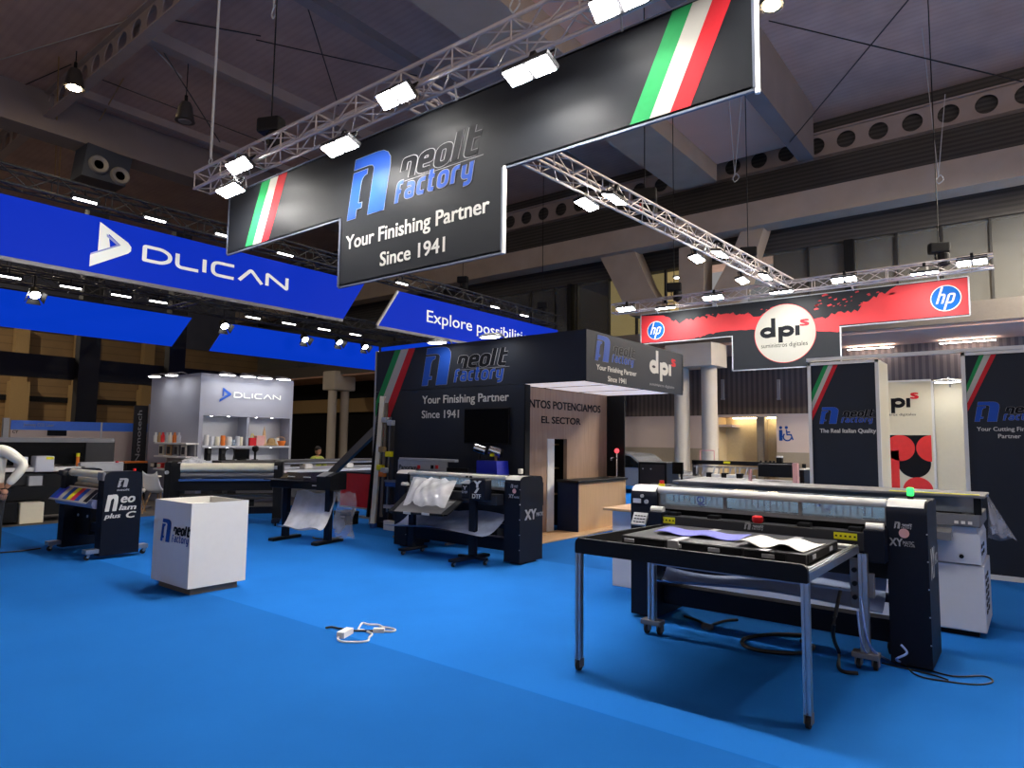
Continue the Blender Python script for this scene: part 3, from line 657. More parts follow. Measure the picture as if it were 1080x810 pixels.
def spot(p, lab):
    t = thing('barn_door_spot', lab, 'spot lamp', p, 0, 'barn door spots before the rear blue banners')
    q = rotm('Y', -.75)
    build(MB().lathe([(0,0),(.13,0),(.15,.05),(.12,.2),(.05,.26)],seg=18,M4=q), 'body', 'black', t, smooth=True)
    build(MB().lathe([(0,-.012),(.12,-.008)],seg=18,M4=q), 'lens', 'lamp_soft', t)
    for k in range(4):
        r = q @ rotm('Z', k*PI/2)
        pts = [r @ V(v) for v in ((.14,-.13,-.0),(.14,.13,0),(.22,.17,-.14),(.22,-.17,-.14))]
        build(MB().prism(pts, r @ V((.006,0,.004))), 'barn_door', 'black', t)
    build(MB().cyl((-.08,0,.1),(-.08,0,.55),.02), 'yoke', 'black', t)
SL = ['large bright spot with barn doors before the left rear blue banner','barn door spot at the left tip of the right rear blue banner','barn door spot before the right rear blue banner, left of three','barn door spot before the right rear blue banner, middle of three','barn door spot before the right rear blue banner, right of three']
for i, (x, y) in enumerate(((37,311),(237,344),(322,358),(358,361),(385,366))):
    spot(onX(x,y,-20.9), SL[i])

# ---- black T-shaped banner
YB = 5.46
t = thing('hanging_banner', 'large black T-shaped hanging banner with flag stripes and blue emblem', 'banner', (-5.9,YB,3.7))
out = [(-10.33,5.65),(-1.74,5.65),(-1.74,4.65),(-4.48,4.65),(-4.48,3.70),(-7.34,3.70),(-7.34,4.65),(-10.33,4.65)]
build(MB().prism([(x,YB,z) for x,z in out],(0,.03,0)), 'panel', 'black_print', t, world=True)
mb = MB()
for i in range(8):
    (x0,z0),(x1,z1) = out[i], out[(i+1)%8]; mb.bar((x0,YB+.015,z0),(x1,YB+.015,z1),.03,.045)
build(mb, 'frame', 'alu_blue', t, world=True)
for x, z0, z1 in ((-1.72,4.6,5.8),(-4.46,3.68,4.66)): build(MB().cyl((x,YB+.01,z0),(x,YB+.01,z1),.022), 'edge_tube', 'white', t, world=True)
for x in (-9.8,-7.3,-5.2,-3,-1.9): build(MB().cyl((x,YB,5.64),(x,5.42,5.85),.012), 'hook', 'alu', t, world=True)
pl = PY(YB)
def edge(a, b, z0, z1):
    p, q = px(pl,*a), px(pl,*b); f = lambda z: (p[0]+(q[0]-p[0])*(z-p[1])/(q[1]-p[1]), z); return f(z1), f(z0)
def flag(edges, z0, z1, parent):
    E = [edge(a,b,z0,z1) for a,b in edges]
    flag_stripes(pl, parent, [[E[i][0],E[i+1][0],E[i+1][1],E[i][1]] for i in range(3)])
flag([((707,18.7),(664.3,132)),((728,10.5),(685,125.8)),((751,1.3),(706.8,119)),((771,0),(728,112.5))],4.67,5.635,t)
flag([((277,191),(259.2,258.7)),((286,187.5),(267.2,256.7)),((294.2,184),(275.8,253.8)),((303.5,181),(283.8,251.2))],4.67,5.635,t)
o = px(pl,366.3,233); top = px(pl,376,169); rt = px(pl,516,140)
maker_logo(pl, o, rt[0]-o[0], top[1]-o[1], t)
text(pl, 'Your Finishing Partner', (px(pl,365,262)[0],px(pl,369,262.5)[1],px(pl,516,222)[0],px(pl,366,249.5)[1]), 'lettering', 'print_white', t, bold=.022)
text(pl, 'Since 1941', (px(pl,401,280)[0],px(pl,402,280.5)[1],px(pl,469,265)[0],px(pl,402,266.5)[1]), 'lettering', 'print_white', t, bold=.022)

# ---- red banner at the back
YR = 19.0; pl = PY(YR)
t = thing('hanging_banner', 'red and black hanging banner with round white disc between two blue emblems', 'banner', (-5.4,YR,3.7))
x0, x1 = px(pl,676,340)[0], px(pl,1022,310)[0]; zt = px(pl,850,312)[1]; zb = px(pl,1022,332)[1]; xm0, xm1 = px(pl,772.5,370)[0], px(pl,886.5,360)[0]; zm = px(pl,773,390.5)[1]
out = [(x0,zt),(x1,zt),(x1,zb),(xm1,zb),(xm1,zm),(xm0,zm),(xm0,zb),(x0,zb)]
build(MB().prism([(x,YR,z) for x,z in out],(0,.04,0)), 'panel', 'black_print', t, world=True)
mb = MB()
for i in range(8):
    (a,b),(c,d) = out[i], out[(i+1)%8]; mb.bar((a,YR+.02,b),(c,YR+.02,d),.03,.05)
build(mb, 'frame', 'light_grey', t, world=True)
for x in (x0+.6,x0+2.5,x1-2.5,x1-.6): build(MB().cyl((x,YR+.02,zt),(x,18.7,5.85),.02), 'hook', 'light_grey', t, world=True)
random.seed(3)
def torn(a, b, n, amp, y0=None):     # torn paint edge between two points
    pts = []
    for i in range(n+1):
        f = i/n; pts.append((a[0]+(b[0]-a[0])*f, a[1]+(b[1]-a[1])*f+random.uniform(-amp,amp)))
    return pts
H_ = zt-zb; W_ = x1-x0
left = [(x0+.02,zb+.02),(x0+.02,zt-.03)]+torn((x0+.25*W_/3,zt-.06),(x0+.16*W_,zt-.45*H_),10,.05)+torn((x0+.17*W_,zt-.35*H_),(x0+.30*W_,zt-.28*H_),16,.07)+torn((x0+.31*W_,zt-.3*H_),(xm0+.45*(xm1-xm0),zt-.5*H_),16,.06)
left += torn((xm0+.4*(xm1-xm0),zb+.1*H_),(xm0-.05,zb+.14*H_),8,.03)+torn((xm0-.5,zb+.14*H_),(x0+.22*W_,zb+.04),8,.03)+[(x0+.2*W_,zb+.02)]
shape(pl, [left], 'paint_splash', 'red_fabric', t, .004)
right = [(x1-.02,zb+.02),(x1-.02,zt-.02),(xm1+.47*(x1-xm1),zt-.02)]+torn((xm1+.42*(x1-xm1),zt-.1),(xm1+.2*(x1-xm1),zt-.38*H_),10,.05)+torn((xm1+.18*(x1-xm1),zt-.55*H_),(xm1-.05*W_,zt-.7*H_),12,.06)+torn((xm1-.1*W_,zt-.7*H_),(xm1-.3*(xm1-xm0),zt-.55*H_),6,.05)
right += torn((xm1-.3*(xm1-xm0),zb-.02),(xm1-.05,zb-.18*H_),8,.05)+[(xm1-.02,zb-.14*H_),(xm1-.02,zb+.03)]
sp = []
for k in range(26):
    a = xm1+random.uniform(-.25,.42)*(x1-xm1); b = zt-random.uniform(.08,.5)*H_; q = random.uniform(.02,.07)
    sp.append([(a,b),(a+q*random.uniform(.5,2.5),b+q*.4),(a+q*1.2,b+q*1.1),(a-q*.3,b+q*.6)])
for k in range(16):
    a = x0+random.uniform(.1,.55)*W_; b = zt-random.uniform(.25,.42)*H_; q = random.uniform(.02,.06)
    sp.append([(a,b),(a+q*random.uniform(.5,2.5),b+q*.4),(a+q*1.2,b+q*1.1),(a-q*.3,b+q*.6)])
shape(pl, [right]+sp, 'paint_splash', 'red_fabric', t, .004)
c = px(pl,827.5,351.5); r = (px(pl,860,348)[0]-px(pl,795,355)[0])/2
mb = MB(); mb.flat = True; mb.disc(pl,c,r,.006,48); build(mb,'disc_ring','flag_red',t,True)
mb = MB(); mb.flat = True; mb.disc(pl,c,r*.985,.008,48); build(mb,'disc','disc_white',t,True)
o = (px(pl,802,350)[0],px(pl,822,361.6)[1]); e = (px(pl,852.5,340)[0],px(pl,813,336)[1])
dpi_logo(pl, o, e[0]-o[0], e[1]-o[1], t, 'print_dark', .011)
text(pl, 'suministros digitales', (px(pl,803,367)[0],px(pl,803,367.5)[1],px(pl,852,362)[0],px(pl,803,363)[1]), 'lettering', 'print_dark', t, .011)
hp_logo(pl, px(pl,691.8,348.5), .275, t, .008); hp_logo(pl, px(pl,997.5,314.5), .30, t, .008)

# ---- blue ring of banners
def blue_banner(label, X, pix, material, th=.05, axis='X'):
    pts = [onX(x,y,X) if axis == 'X' else onY(x,y,X) for x,y in pix]
    return pts
XB = -13.0
t = thing('hanging_banner', 'long blue hanging banner with white triangle emblem and lettering', 'banner', (XB,5,4.53))
p = [(-3.5,5.54),(onX(385,298.8,XB).y,5.54),(onX(362,336.3,XB).y,4.53),(-3.5,4.53)]
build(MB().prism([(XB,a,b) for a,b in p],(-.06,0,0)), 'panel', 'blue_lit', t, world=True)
build(MB().bar((XB-.03,-3.5,4.5),(XB-.03,p[2][0],4.5),.05,.08), 'bottom_rail', 'mid_grey', t, world=True)
for y in (0,3,6,9): build(MB().cyl((XB-.03,y,5.54),(XB-.03,y,5.72),.012), 'hook', 'black', t, world=True)
pl = PX(XB)
tri = [(105.5,233.8),(135,256),(138.5,261),(138,265),(135,267.5),(94,281),(95,268.8),(127.5,259),(114.5,246.5),(116,261),(103,265)]
shape(pl, [[px(pl,*q) for q in tri]], 'emblem', 'white_lit', t, .004)
shape(pl, [[px(pl,*q) for q in ((95,268.8),(127.5,259),(112.5,246.5),(112.5,249.5),(123,258.5),(95.5,266.8))]], 'emblem_shade', 'lilac_lit', t, .006)
o = px(pl,152,274); e = px(pl,303,287); oo = px(pl,152,259.5); w = (e[0]-o[0])/8.7; hgt = oo[1]-o[1]
strokes(pl, dlican_lines(), .235, 'lettering', 'white_lit', t, .004, True, lambda a,b: (o[0]+w*a, o[1]+hgt*b))
t = thing('hanging_banner', 'blue hanging banner with white slogan above the black flag wall', 'banner', (XB,14,4.53))
p = [(onX(420,308,XB).y,5.54),(19.0,5.54),(19.0,4.53),(onX(398,343.3,XB).y,4.53)]
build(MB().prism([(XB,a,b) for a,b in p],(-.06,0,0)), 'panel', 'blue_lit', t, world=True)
build(MB().bar((XB-.02,p[3][0],4.53),(XB-.02,p[0][0],5.54),.06,.05), 'end_trim', 'print_white', t, world=True)
build(MB().bar((XB-.03,p[3][0],4.5),(XB-.03,19,4.5),.05,.08), 'bottom_rail', 'mid_grey', t, world=True)
text(pl, 'Explore possibilities', (px(pl,450,338)[0],px(pl,451,339.5)[1],px(pl,561,358)[0],px(pl,451,327)[1]), 'lettering', 'white_lit', t, bold=.008)
XR = -21.6
t = thing('hanging_banner', 'plain blue rear banner at left, slanted at its right end', 'banner', (XR,5,4.53))
p = [(-1,5.54),(onX(202.5,335.5,XR).y,5.54),(onX(181.3,364.5,XR).y,4.53),(-1,4.53)]
build(MB().prism([(XR,a,b) for a,b in p],(-.06,0,0)), 'panel', 'blue_glow', t, world=True)
build(MB().bar((XR-.03,-1,5.56),(XR-.03,p[1][0],5.56),.04,.05), 'top_rail', 'black', t, world=True)
t = thing('hanging_banner', 'plain blue rear banner above the grey kiosk, slanted at its left end', 'banner', (XR,14,4.53))
p = [(onX(240,341.3,XR).y,5.54),(18.25,5.54),(18.25,4.53),(onX(221.3,370,XR).y,4.53)]
build(MB().prism([(XR,a,b) for a,b in p],(-.06,0,0)), 'panel', 'blue_glow', t, world=True)
build(MB().bar((XR-.03,p[0][0],5.56),(XR-.03,18.2,5.56),.04,.05), 'top_rail', 'black', t, world=True)
t = thing('hanging_banner', 'plain blue end banner seen just above the flag wall', 'banner', (-17,18.3,4.53))
build(MB().box(-21.5,-13.3,18.3,18.36,4.53,5.5), 'panel', 'blue_glow', t, world=True)
build(MB().bar((-21.5,18.33,5.53),(-13.3,18.33,5.53),.04,.05), 'top_rail', 'black', t, world=True)

# ---- chain hoists
def hoist(pix, Y, lab, k=1, chain=True):
    p = onY(*pix, Y)
    t = thing('chain_hoist', lab, 'chain hoist', p, .4, 'chain hoists over the trusses')
    build(MB().box(-.22*k,.22*k,-.12*k,.12*k,-.13*k,.13*k,.04*k), 'motor', 'black', t)
    build(MB().lathe([(.05*k,-.45*k),(.13*k,-.4*k),(.13*k,-.16*k),(.1*k,-.12*k)],(.1*k,0,0),14), 'chain_bag', 'black', t)
    build(MB().tube([(-.08*k,0,-.12*k),(-.08*k,0,-.24*k),(-.03*k,0,-.3*k),(.0,0,-.24*k)],.02*k,6), 'hook', 'red' if k > 1.1 else 'black', t)
    if chain: build(MB().cyl((0,0,.13*k),(0,0,13.95-p.z),.012), 'chain', 'black', t)
hoist((286,133),6.0,'black chain hoist above the left part of the long truss')
hoist((680,207),13,'black chain hoist with red hook above the middle truss',1.2)
hoist((789,266),17.5,'black chain hoist above the far end of the middle truss')
hoist((711,303),18.6,'black chain hoist beside the left end of the rear truss')
hoist((990,262),18.7,'black chain hoist above the right part of the rear truss')
hoist((572,322),20.5,'small black hoist over the far end of the blue slogan banner',.9)
hoist((488,295),17.5,'small black hoist above the front black truss near the slogan banner',.9)
# vertical rigging pole, rope slings
a = onY(222,172,5.6)
t = thing('rigging_cable', 'pale vertical rigging cable above the left end of the long truss', 'cable', a)
build(MB().cyl((0,0,.1),(0,0,13.95-a.z),.022), 'cable', 'light_grey', t); build(MB().tube([(0,0,.1),(.06,0,.04),(0,0,-.03),(-.06,0,.04),(0,0,.1)],.012,6), 'shackle', 'light_grey', t)
for i, (x, y, Y, lab) in enumerate(((288,20,6.6,'loose rope sling on the cable above the left hoist'),(541,14,7,'loose rope sling near the top edge left of the flag stripes'),(775,192,19,'loose rope ring hanging right of the concrete soffit'),(990,194,22,'rope sling hanging below the right roof beam'),(303+10,2,7,'x'))[:4]):
    p = onY(x,y,Y)
    t = thing('rope_sling', lab, 'rope sling', p, 0, 'rope slings under the roof'); k = .012*p.y/6
    build(MB().tube([(0,0,0),(.12,0,.1),(.05,0,.25),(-.06,0,.12),(0,0,0)],.014,6), 'loop', 'light_grey', t)
    build(MB().cyl((0,0,.2),(.25,0,min(13.97-p.z,2.6)),.01), 'rope', 'light_grey', t)
    build(MB().cyl((0,0,.2),(-.25,0,13.97-p.z),.01), 'rope', 'light_grey', t)
for i, (a, b, Y, lab) in enumerate((((62,60),(58,190),9,'two pale ropes hanging beside the lit bell lamp, left rope'),((67,100),(62,192),9,'two pale ropes hanging beside the lit bell lamp, right rope'),((130,83),(93,148),9.5,'pale rope holding the dark blue nozzle box'))):
    p, q = onY(*a,Y), onY(*b,Y); p = onZ(*a,13.95) if p.z > 13.95 else p
    tag(build(MB().cyl(p,q,.02,seg=6), 'hanging_rope', 'tan'), lab, 'rope', 'ropes at the upper left')
# ================================================================== THE STAND: WALLS, CANOPY, BAR, PANELS
def clip(poly, a, b, keep):          # keep points where keep(p) >= 0 is linear: coefficient form (a,b,c): a*x+b*y+c
    return poly
def clip_rect(poly, x0, y0, x1, y1):
    def cut(P, f, inter):
        out = []
        for i in range(len(P)):
            p, q = P[i-1], P[i]
            fp, fq = f(p), f(q)
            if fq >= 0:
                if fp < 0: out.append(inter(p,q,fp,fq))
                out.append(q)
            elif fp >= 0: out.append(inter(p,q,fp,fq))
        return out
    I = lambda p,q,a,b: (p[0]+(q[0]-p[0])*a/(a-b), p[1]+(q[1]-p[1])*a/(a-b))
    for f in (lambda p: p[0]-x0, lambda p: x1-p[0], lambda p: p[1]-y0, lambda p: y1-p[1]):
        if poly: poly = cut(poly, f, I)
    return poly
def flag_clip(pl, edges, z0, z1, xmin, parent, d=.003):
    E = []
    for a, b in edges:
        p, q = px(pl,*a), px(pl,*b); f = lambda z: (p[0]+(q[0]-p[0])*(z-p[1])/(q[1]-p[1]), z); E.append((f(z1), f(z0)))
    for i, m in enumerate(('flag_green','flag_white','flag_red')):
        q = clip_rect([E[i][0],E[i+1][0],E[i+1][1],E[i][1]], xmin, z0, 99, z1)
        if len(q) > 2: shape(pl, [q], 'flag_stripe', m, parent, d, label=['green diagonal stripe','white diagonal stripe','red diagonal stripe'][i])
YW, XC = 8.6, -5.35
t = thing('stand_wall', 'tall black stand wall with flag stripes, blue emblem and white slogan', 'wall', (-8.4,YW,0))
build(MB().box(-10.22,-6.53,YW,YW+.12,0,2.58), 'lower_panel', 'wall_black', t, world=True)
build(MB().box(-10.22,-7.1,YW,YW+.12,2.588,3.38), 'upper_panel', 'wall_black', t, world=True)
build(MB().box(-10.26,-10.222,YW-.01,YW+.13,0,3.39), 'edge_trim', 'light_grey', t, world=True)
build(MB().box(-6.53,-6.50,YW-.005,YW+.12,0,2.575), 'edge_trim', 'black', t, world=True)
pl = PY(YW)
flag_clip(pl, [((416.7,370),(398,420)),((423,369),(402,425)),((431,368),(407,432)),((438,367.7),(411.7,440))], 1.2, 3.375, -10.21, t)
o = px(pl,445,407); top = px(pl,451.7,367.5); rt = px(pl,541,367)
maker_logo(pl, o, rt[0]-o[0], top[1]-o[1], t)
text(pl, 'Your Finishing Partner', (px(pl,445.5,425)[0],px(pl,445.5,425.8)[1],px(pl,536.7,418)[0],px(pl,445.5,417.8)[1]), 'lettering', 'print_white', t, bold=.02)
text(pl, 'Since 1941', (px(pl,445,441)[0],px(pl,445,441)[1],px(pl,484,438)[0],px(pl,445,433.3)[1]), 'lettering', 'print_white', t, bold=.02)
# canopy
t = thing('canopy', 'black projecting canopy box with emblem and lettering and bright underside', 'canopy', (-6.2,10.4,2.58))
build(MB().box(-7.1,XC,YW,YW+.05,2.585,3.38), 'front_fascia', 'wall_black', t, world=True)
build(MB().box(XC-.05,XC,YW+.05,12.13,2.58,3.38), 'side_fascia', 'wall_black', t, world=True)
build(MB().box(-7.0,XC-.05,YW+.06,12.1,2.62,2.66), 'underside', mat('underside', s(236,222,220), .6, emit=.6, ec=(1,.88,.87), noise=.03), t, world=True)  # emission added so the underside lights the veneer wall and bar
for y in (9.75,10.95): build(MB().box(-7.0,XC-.06,y,y+.012,2.612,2.62), 'panel_joint', 'mid_grey', t, world=True)
build(MB().box(-7.1,XC-.05,YW+.06,12.1,3.3,3.34), 'roof', 'dark_grey', t, world=True)
build(MB().box(-7.1,XC,12.1,12.15,2.66,3.36), 'rear_fascia', 'wall_black', t, world=True)
pl = PX(XC)
o = px(pl,627.2,379.6); top = px(pl,631,353.3); rt = px(pl,671.5,372)
maker_logo(pl, o, rt[0]-o[0], top[1]-o[1], t)
text(pl, 'Your Finishing Partner', (px(pl,629,387)[0],px(pl,629,389.4)[1],px(pl,671,393)[0],px(pl,629,384.0)[1]), 'lettering', 'print_white', t, bold=.03)
text(pl, 'Since 1941', (px(pl,641,400)[0],px(pl,641,402)[1],px(pl,660,402)[0],px(pl,641,396.6)[1]), 'lettering', 'print_white', t, bold=.03)
o = (px(pl,685,390)[0], px(pl,696.7,402)[1]); e = (px(pl,712,390)[0], px(pl,692,369.8)[1])
dpi_logo(pl, o, e[0]-o[0], e[1]-o[1], t, 'print_white')
text(pl, 'suministros digitales', (px(pl,685,405)[0],px(pl,685,406)[1],px(pl,711,409)[0],px(pl,685,403)[1]), 'lettering', 'print_grey', t)
# arm lamps along wall tops
def arm_lamp(p, d, lab, grp):      # p: head centre, d: horizontal vector back to the wall top
    t = thing('arm_lamp', lab, 'lamp', p, math.atan2(d[1],d[0]), grp); L = math.hypot(*d)
    build(MB().lathe([(0,.05),(.06,.05),(.13,.02),(.15,0),(.14,-.012)],seg=20,M4=Matrix.Diagonal((1,1.5,1,1))), 'head', 'light_grey', t, smooth=True)
    build(MB().lathe([(0,-.018),(.11,-.016),(.135,-.01)],seg=20,M4=Matrix.Diagonal((1,1.5,1,1))), 'lens', 'lamp_arm', t)
    build(MB().tube([(.05,0,.05),(L*.6,0,.09),(L,0,.03),(L,0,-.06)],.013,6), 'arm', 'mid_grey', t)
p = onY(461,361,8.25); arm_lamp((p.x,8.25,p.z),(0,.37),'arm lamp on top of the flag wall, above the blue emblem','arm lamps on top of the flag wall')
p = onY(517,355,8.25); arm_lamp((p.x,8.25,p.z),(0,.37),'arm lamp on top of the flag wall, right of the outlined word','arm lamps on top of the flag wall')
# veneer wall with doorway
t = thing('veneer_wall', 'brown veneer wall with black lettering and narrow doorway behind the bar', 'wall', (-7.05,10.4,0))
zd = onX(590,463,-7).z; yd0, yd1 = onX(584,475,-7).y, onX(598,475,-7).y
build(MB().box(-7.08,-7.0,8.73,yd0,.03,2.61).box(-7.08,-7.0,yd1,12.06,.03,2.61).box(-7.08,-7.0,yd0,yd1,zd,2.61), 'panel', 'veneer', t, world=True)
build(MB().box(-7.12,-6.985,onX(577,475,-7).y,yd0,.03,zd), 'door_leaf', 'white', t, world=True)
build(MB().box(-7.9,-7.85,9.3,11.2,.03,2.6).box(-7.85,-7.08,yd1+.25,yd1+.28,.03,2.6), 'storeroom_wall', 'black', t, world=True)
mb = MB()
for z in (.62,1.12,1.58): mb.box(-7.8,-7.35,9.6,11.0,z,z+.03)
build(mb, 'shelf', 'tan', t, world=True)
pl = PX(-7.0); e = px(pl,633,432); n0 = px(pl,555,425)
wN = e[0]-n0[0]; a0 = e[0]-2.70
text(pl, 'JUNTOS POTENCIAMOS', (max(a0,8.74),px(pl,558,429.3)[1],e[0],px(pl,558,421)[1]), 'lettering', 'print_dark', t, bold=.03)
text(pl, 'EL SECTOR', (px(pl,571,446)[0],px(pl,572,446)[1],px(pl,612,446)[0],px(pl,572,439)[1]), 'lettering', 'print_dark', t, bold=.03)
tag(build(MB().box(-7.0,onY(658.5,440,12.06).x,12.06,12.09,.03,2.61), 'end_wall', 'black'), 'narrow black end wall between the veneer wall and the bar tap', 'wall')
tag(build(MB().box(-7.0,-6.33,8.75,12.06,0,.03,.006), 'platform', 'wood_light'), 'thin wooden platform edge under the bar counter', 'platform')
# bar counter and tap
t = thing('bar_counter', 'wooden bar counter with dark navy end and black top', 'counter', (-6.7,11.1,.03))
build(MB().box(-6.99,-6.55,10.28,12.04,.03,.91), 'front_panel', 'wood_light', t, world=True)
build(MB().box(-6.99,-6.545,10.25,10.28,.03,.91), 'end_panel', 'bar_navy', t, world=True, label='dark navy end panel')
build(MB().box(-6.995,-6.50,10.2,12.05,.91,.95,.006), 'worktop', 'black', t, world=True, label='black worktop')
p = onX(650,502,-6.72)
t = thing('beer_tap', 'chrome beer tap with glowing red knob on the bar', 'tap', (-6.72,p.y,.95)); hh = onX(650,475.5,-6.72).z-.95
build(MB().box(-.09,.09,-.22,.16,0,.02,.005), 'drip_tray', 'chrome', t); build(MB().cyl((0,.02,.02),(0,.02,hh-.04),.016), 'column', 'chrome', t, smooth=True)
build(MB().tube([(0,.02,hh*.72),(0,-.12,hh*.74),(0,-.2,hh*.72),(0,-.2,hh*.64)],.014,8), 'spout', 'chrome', t); build(MB().ball((0,.02,hh),.05), 'knob', 'red_lamp', t, smooth=True)
# television
a, b = onY(491,431,8.56), onY(538,469,8.56)
t = thing('television', 'black flat television on the flag wall under the slogan', 'television', ((a.x+b.x)/2,8.57,b.z))
build(MB().box(a.x,b.x,8.525,8.565,b.z,a.z,.008), 'case', 'black', t, world=True); build(MB().box(a.x+.02,b.x-.02,8.52,8.53,b.z+.025,a.z-.02), 'screen', 'black_gloss', t, world=True)
build(MB().box((a.x+b.x)/2-.2,(a.x+b.x)/2+.2,8.56,8.6,b.z+.15,a.z-.15), 'bracket', 'black', t, world=True)

# ---- right hand panels
def panel(lab, x0, x1, Y, zt, depth):
    t = thing('graphic_panel', lab, 'panel', ((x0+x1)/2,Y,0))
    build(MB().box(x0+.04,x1-.04,Y,Y+.02,.06,zt-.04), 'graphic', 'wall_black', t, world=True)
    mb = MB().box(x0,x0+.045,Y-.015,Y+.05,0,zt).box(x1-.045,x1,Y-.015,Y+.05,0,zt).box(x0,x1,Y-.015,Y+.05,zt-.04,zt).box(x0,x1,Y-.015,Y+.05,0,.06)
    build(mb, 'frame', 'white', t, world=True)
    build(MB().box(x0,x1,Y+.05,Y+depth,0,zt), 'side_wall', 'cream', t, world=True)
    return t
YP1 = 10.42; pl = PY(YP1)
xl, xr, x2 = px(pl,851.5,384)[0], px(pl,932,450)[0], px(pl,1013,373)[0]
xr = px(pl,927,400)[0]; dpt = onX(936.5,400,xr).y-YP1
t = panel('black graphic panel with flag stripes, emblem and quality slogan, left of the opening', xl, xr, YP1, 2.86, dpt)
flag_clip(pl, [((870,383),(854.6,417)),((874.6,383),(855,427.4)),((879.6,382.6),(855.2,437)),((884.6,382.4),(855.6,446))], 1.0, 2.815, xl+.05, t)
o = px(pl,864.4,446.9); top = px(pl,867.6,429.6); rt = px(pl,926,434)
maker_logo(pl, o, rt[0]-o[0], top[1]-o[1], t)
text(pl, 'The Real Italian Quality', (px(pl,865,456)[0],px(pl,865,456.3)[1],px(pl,924,455)[0],px(pl,865,452.2)[1]), 'lettering', 'print_white', t, bold=.03)
t = panel('black graphic panel with flag stripes and cutting slogan at the right edge', x2, x2+1.95, YP1, 2.88, dpt)
flag_clip(pl, [((1033.3,373.3),(1015.6,415.6)),((1038.5,372.7),(1015.6,423.7)),((1045.6,372.4),(1015.6,434.8)),((1051.4,372.1),(1016,443.7))], 1.0, 2.835, x2+.05, t)
o = px(pl,1027.9,444.7); top = px(pl,1031.9,424); w = (px(pl,1055,435)[0]-o[0])*2.42/.84
maker_logo(pl, o, w, top[1]-o[1], t)
text(pl, 'Your Cutting Finishing', (px(pl,1030.4,454)[0],px(pl,1030.4,454.5)[1],px(pl,1099,452)[0],px(pl,1030.4,450.4)[1]), 'lettering', 'print_white', t, bold=.02)
text(pl, 'Partner', (px(pl,1053,462)[0],px(pl,1053,462)[1],px(pl,1076.7,461)[0],px(pl,1053,457.8)[1]), 'lettering', 'print_white', t, bold=.02)
tag(build(MB().box(xl-.01,x2+1.95,YP1-.02,YP1+.06,2.885,2.93), 'header_rail', 'white'), 'thin white header rail spanning the tops of the graphic panels', 'rail')
# far panels seen through the opening
YF = 14.0; pl = PY(YF)
fl0, fl1, fl2 = px(pl,920,450)[0], px(pl,983.5,450)[0], px(pl,1011,450)[0]+.6
t = thing('graphic_panel', 'cream panel with red and black circle pattern seen through the opening', 'panel', ((fl0+fl1)/2,YF,0))
zt = px(pl,960,402.5)[1]
build(MB().box(fl0,fl1,YF,YF+.04,0,zt), 'graphic', 'cream', t, world=True)
build(MB().box(fl1,fl1+.035,YF-.02,YF+.05,0,zt).box(fl0,fl1,YF-.02,YF+.05,zt,zt+.03), 'frame', 'white', t, world=True)
R = pxrect(pl, 930, 520, 982, 459); dsc = lambda c, r: [(c[0]+r*math.cos(2*PI*k/40), c[1]+r*math.sin(2*PI*k/40)) for k in range(40)]
u_ = (R[2]-px(pl,938,459)[0]); r_ = u_*.36; top_ = R[3]; xr_ = R[2]
CR = lambda P: clip_rect(P, R[0], 0, xr_, top_)
shape(pl, [CR([(R[0],top_-2*r_),(xr_,top_-2*r_),(xr_,top_),(R[0],top_)])], 'pattern', 'print_dark', t, .003, label='black pattern field')
shape(pl, [CR(dsc((xr_-u_*.42,top_-2.15*r_),r_*1.1))], 'pattern', 'print_dark', t, .0035, label='black disc of the pattern')
shape(pl, [CR([(xr_-u_*1.4,top_-2*r_),(xr_-u_*1.0,top_-2*r_),(xr_-u_*1.0,top_-.9*r_),(xr_-u_*1.4,top_-.9*r_)])], 'pattern', 'cream', t, .004)
shape(pl, [CR(dsc((xr_-u_*.75,top_-r_),r_)), CR(dsc((xr_,top_-r_),r_)), CR([(R[0],top_-4.2*r_),(xr_-u_*.78,top_-4.2*r_),(xr_-u_*.78,top_-r_*1.2),(R[0],top_-r_*1.2)])], 'pattern', 'red', t, .006, label='red discs of the pattern')
shape(pl, [CR(dsc((xr_-u_*.35,top_-4.2*r_),r_*1.0))], 'pattern', 'red', t, .0045, label='red lower disc of the pattern')
o = (px(pl,922.6,430)[0], px(pl,941,436)[1]); e = (px(pl,968.5,430)[0], px(pl,941,411)[1])
dpi_logo(pl, o, e[0]-o[0], e[1]-o[1], t, 'print_dark')
text(pl, 'suministros digitales', (px(pl,922,438)[0],px(pl,940,438.5)[1],px(pl,966,438)[0],px(pl,940,436)[1]), 'lettering', 'print_dark', t)
tag(build(MB().box(fl1+.04,fl2,YF+.02,YF+.06,0,zt+.02), 'cream_panel', 'cream'), 'plain cream wall panel seen through the opening, right of the patterned one', 'panel')
p = onY(999,402.5,13.55); arm_lamp((p.x,13.55,p.z),(0,.44),'arm lamp on top of the cream panel, beside the cutting slogan panel','arm lamps behind the opening')
p = onZ(974,383,5.36)
t = thing('panel_lamp', 'flat ceiling lamp under the gallery, above the opening between the graphic panels', 'lamp', p)
build(MB().box(-.5,.5,-.2,.2,.0,.09,.01), 'housing', 'light_grey', t); build(MB().box(-.47,.47,-.17,.17,-.012,0), 'diffuser', 'strip_light', t)

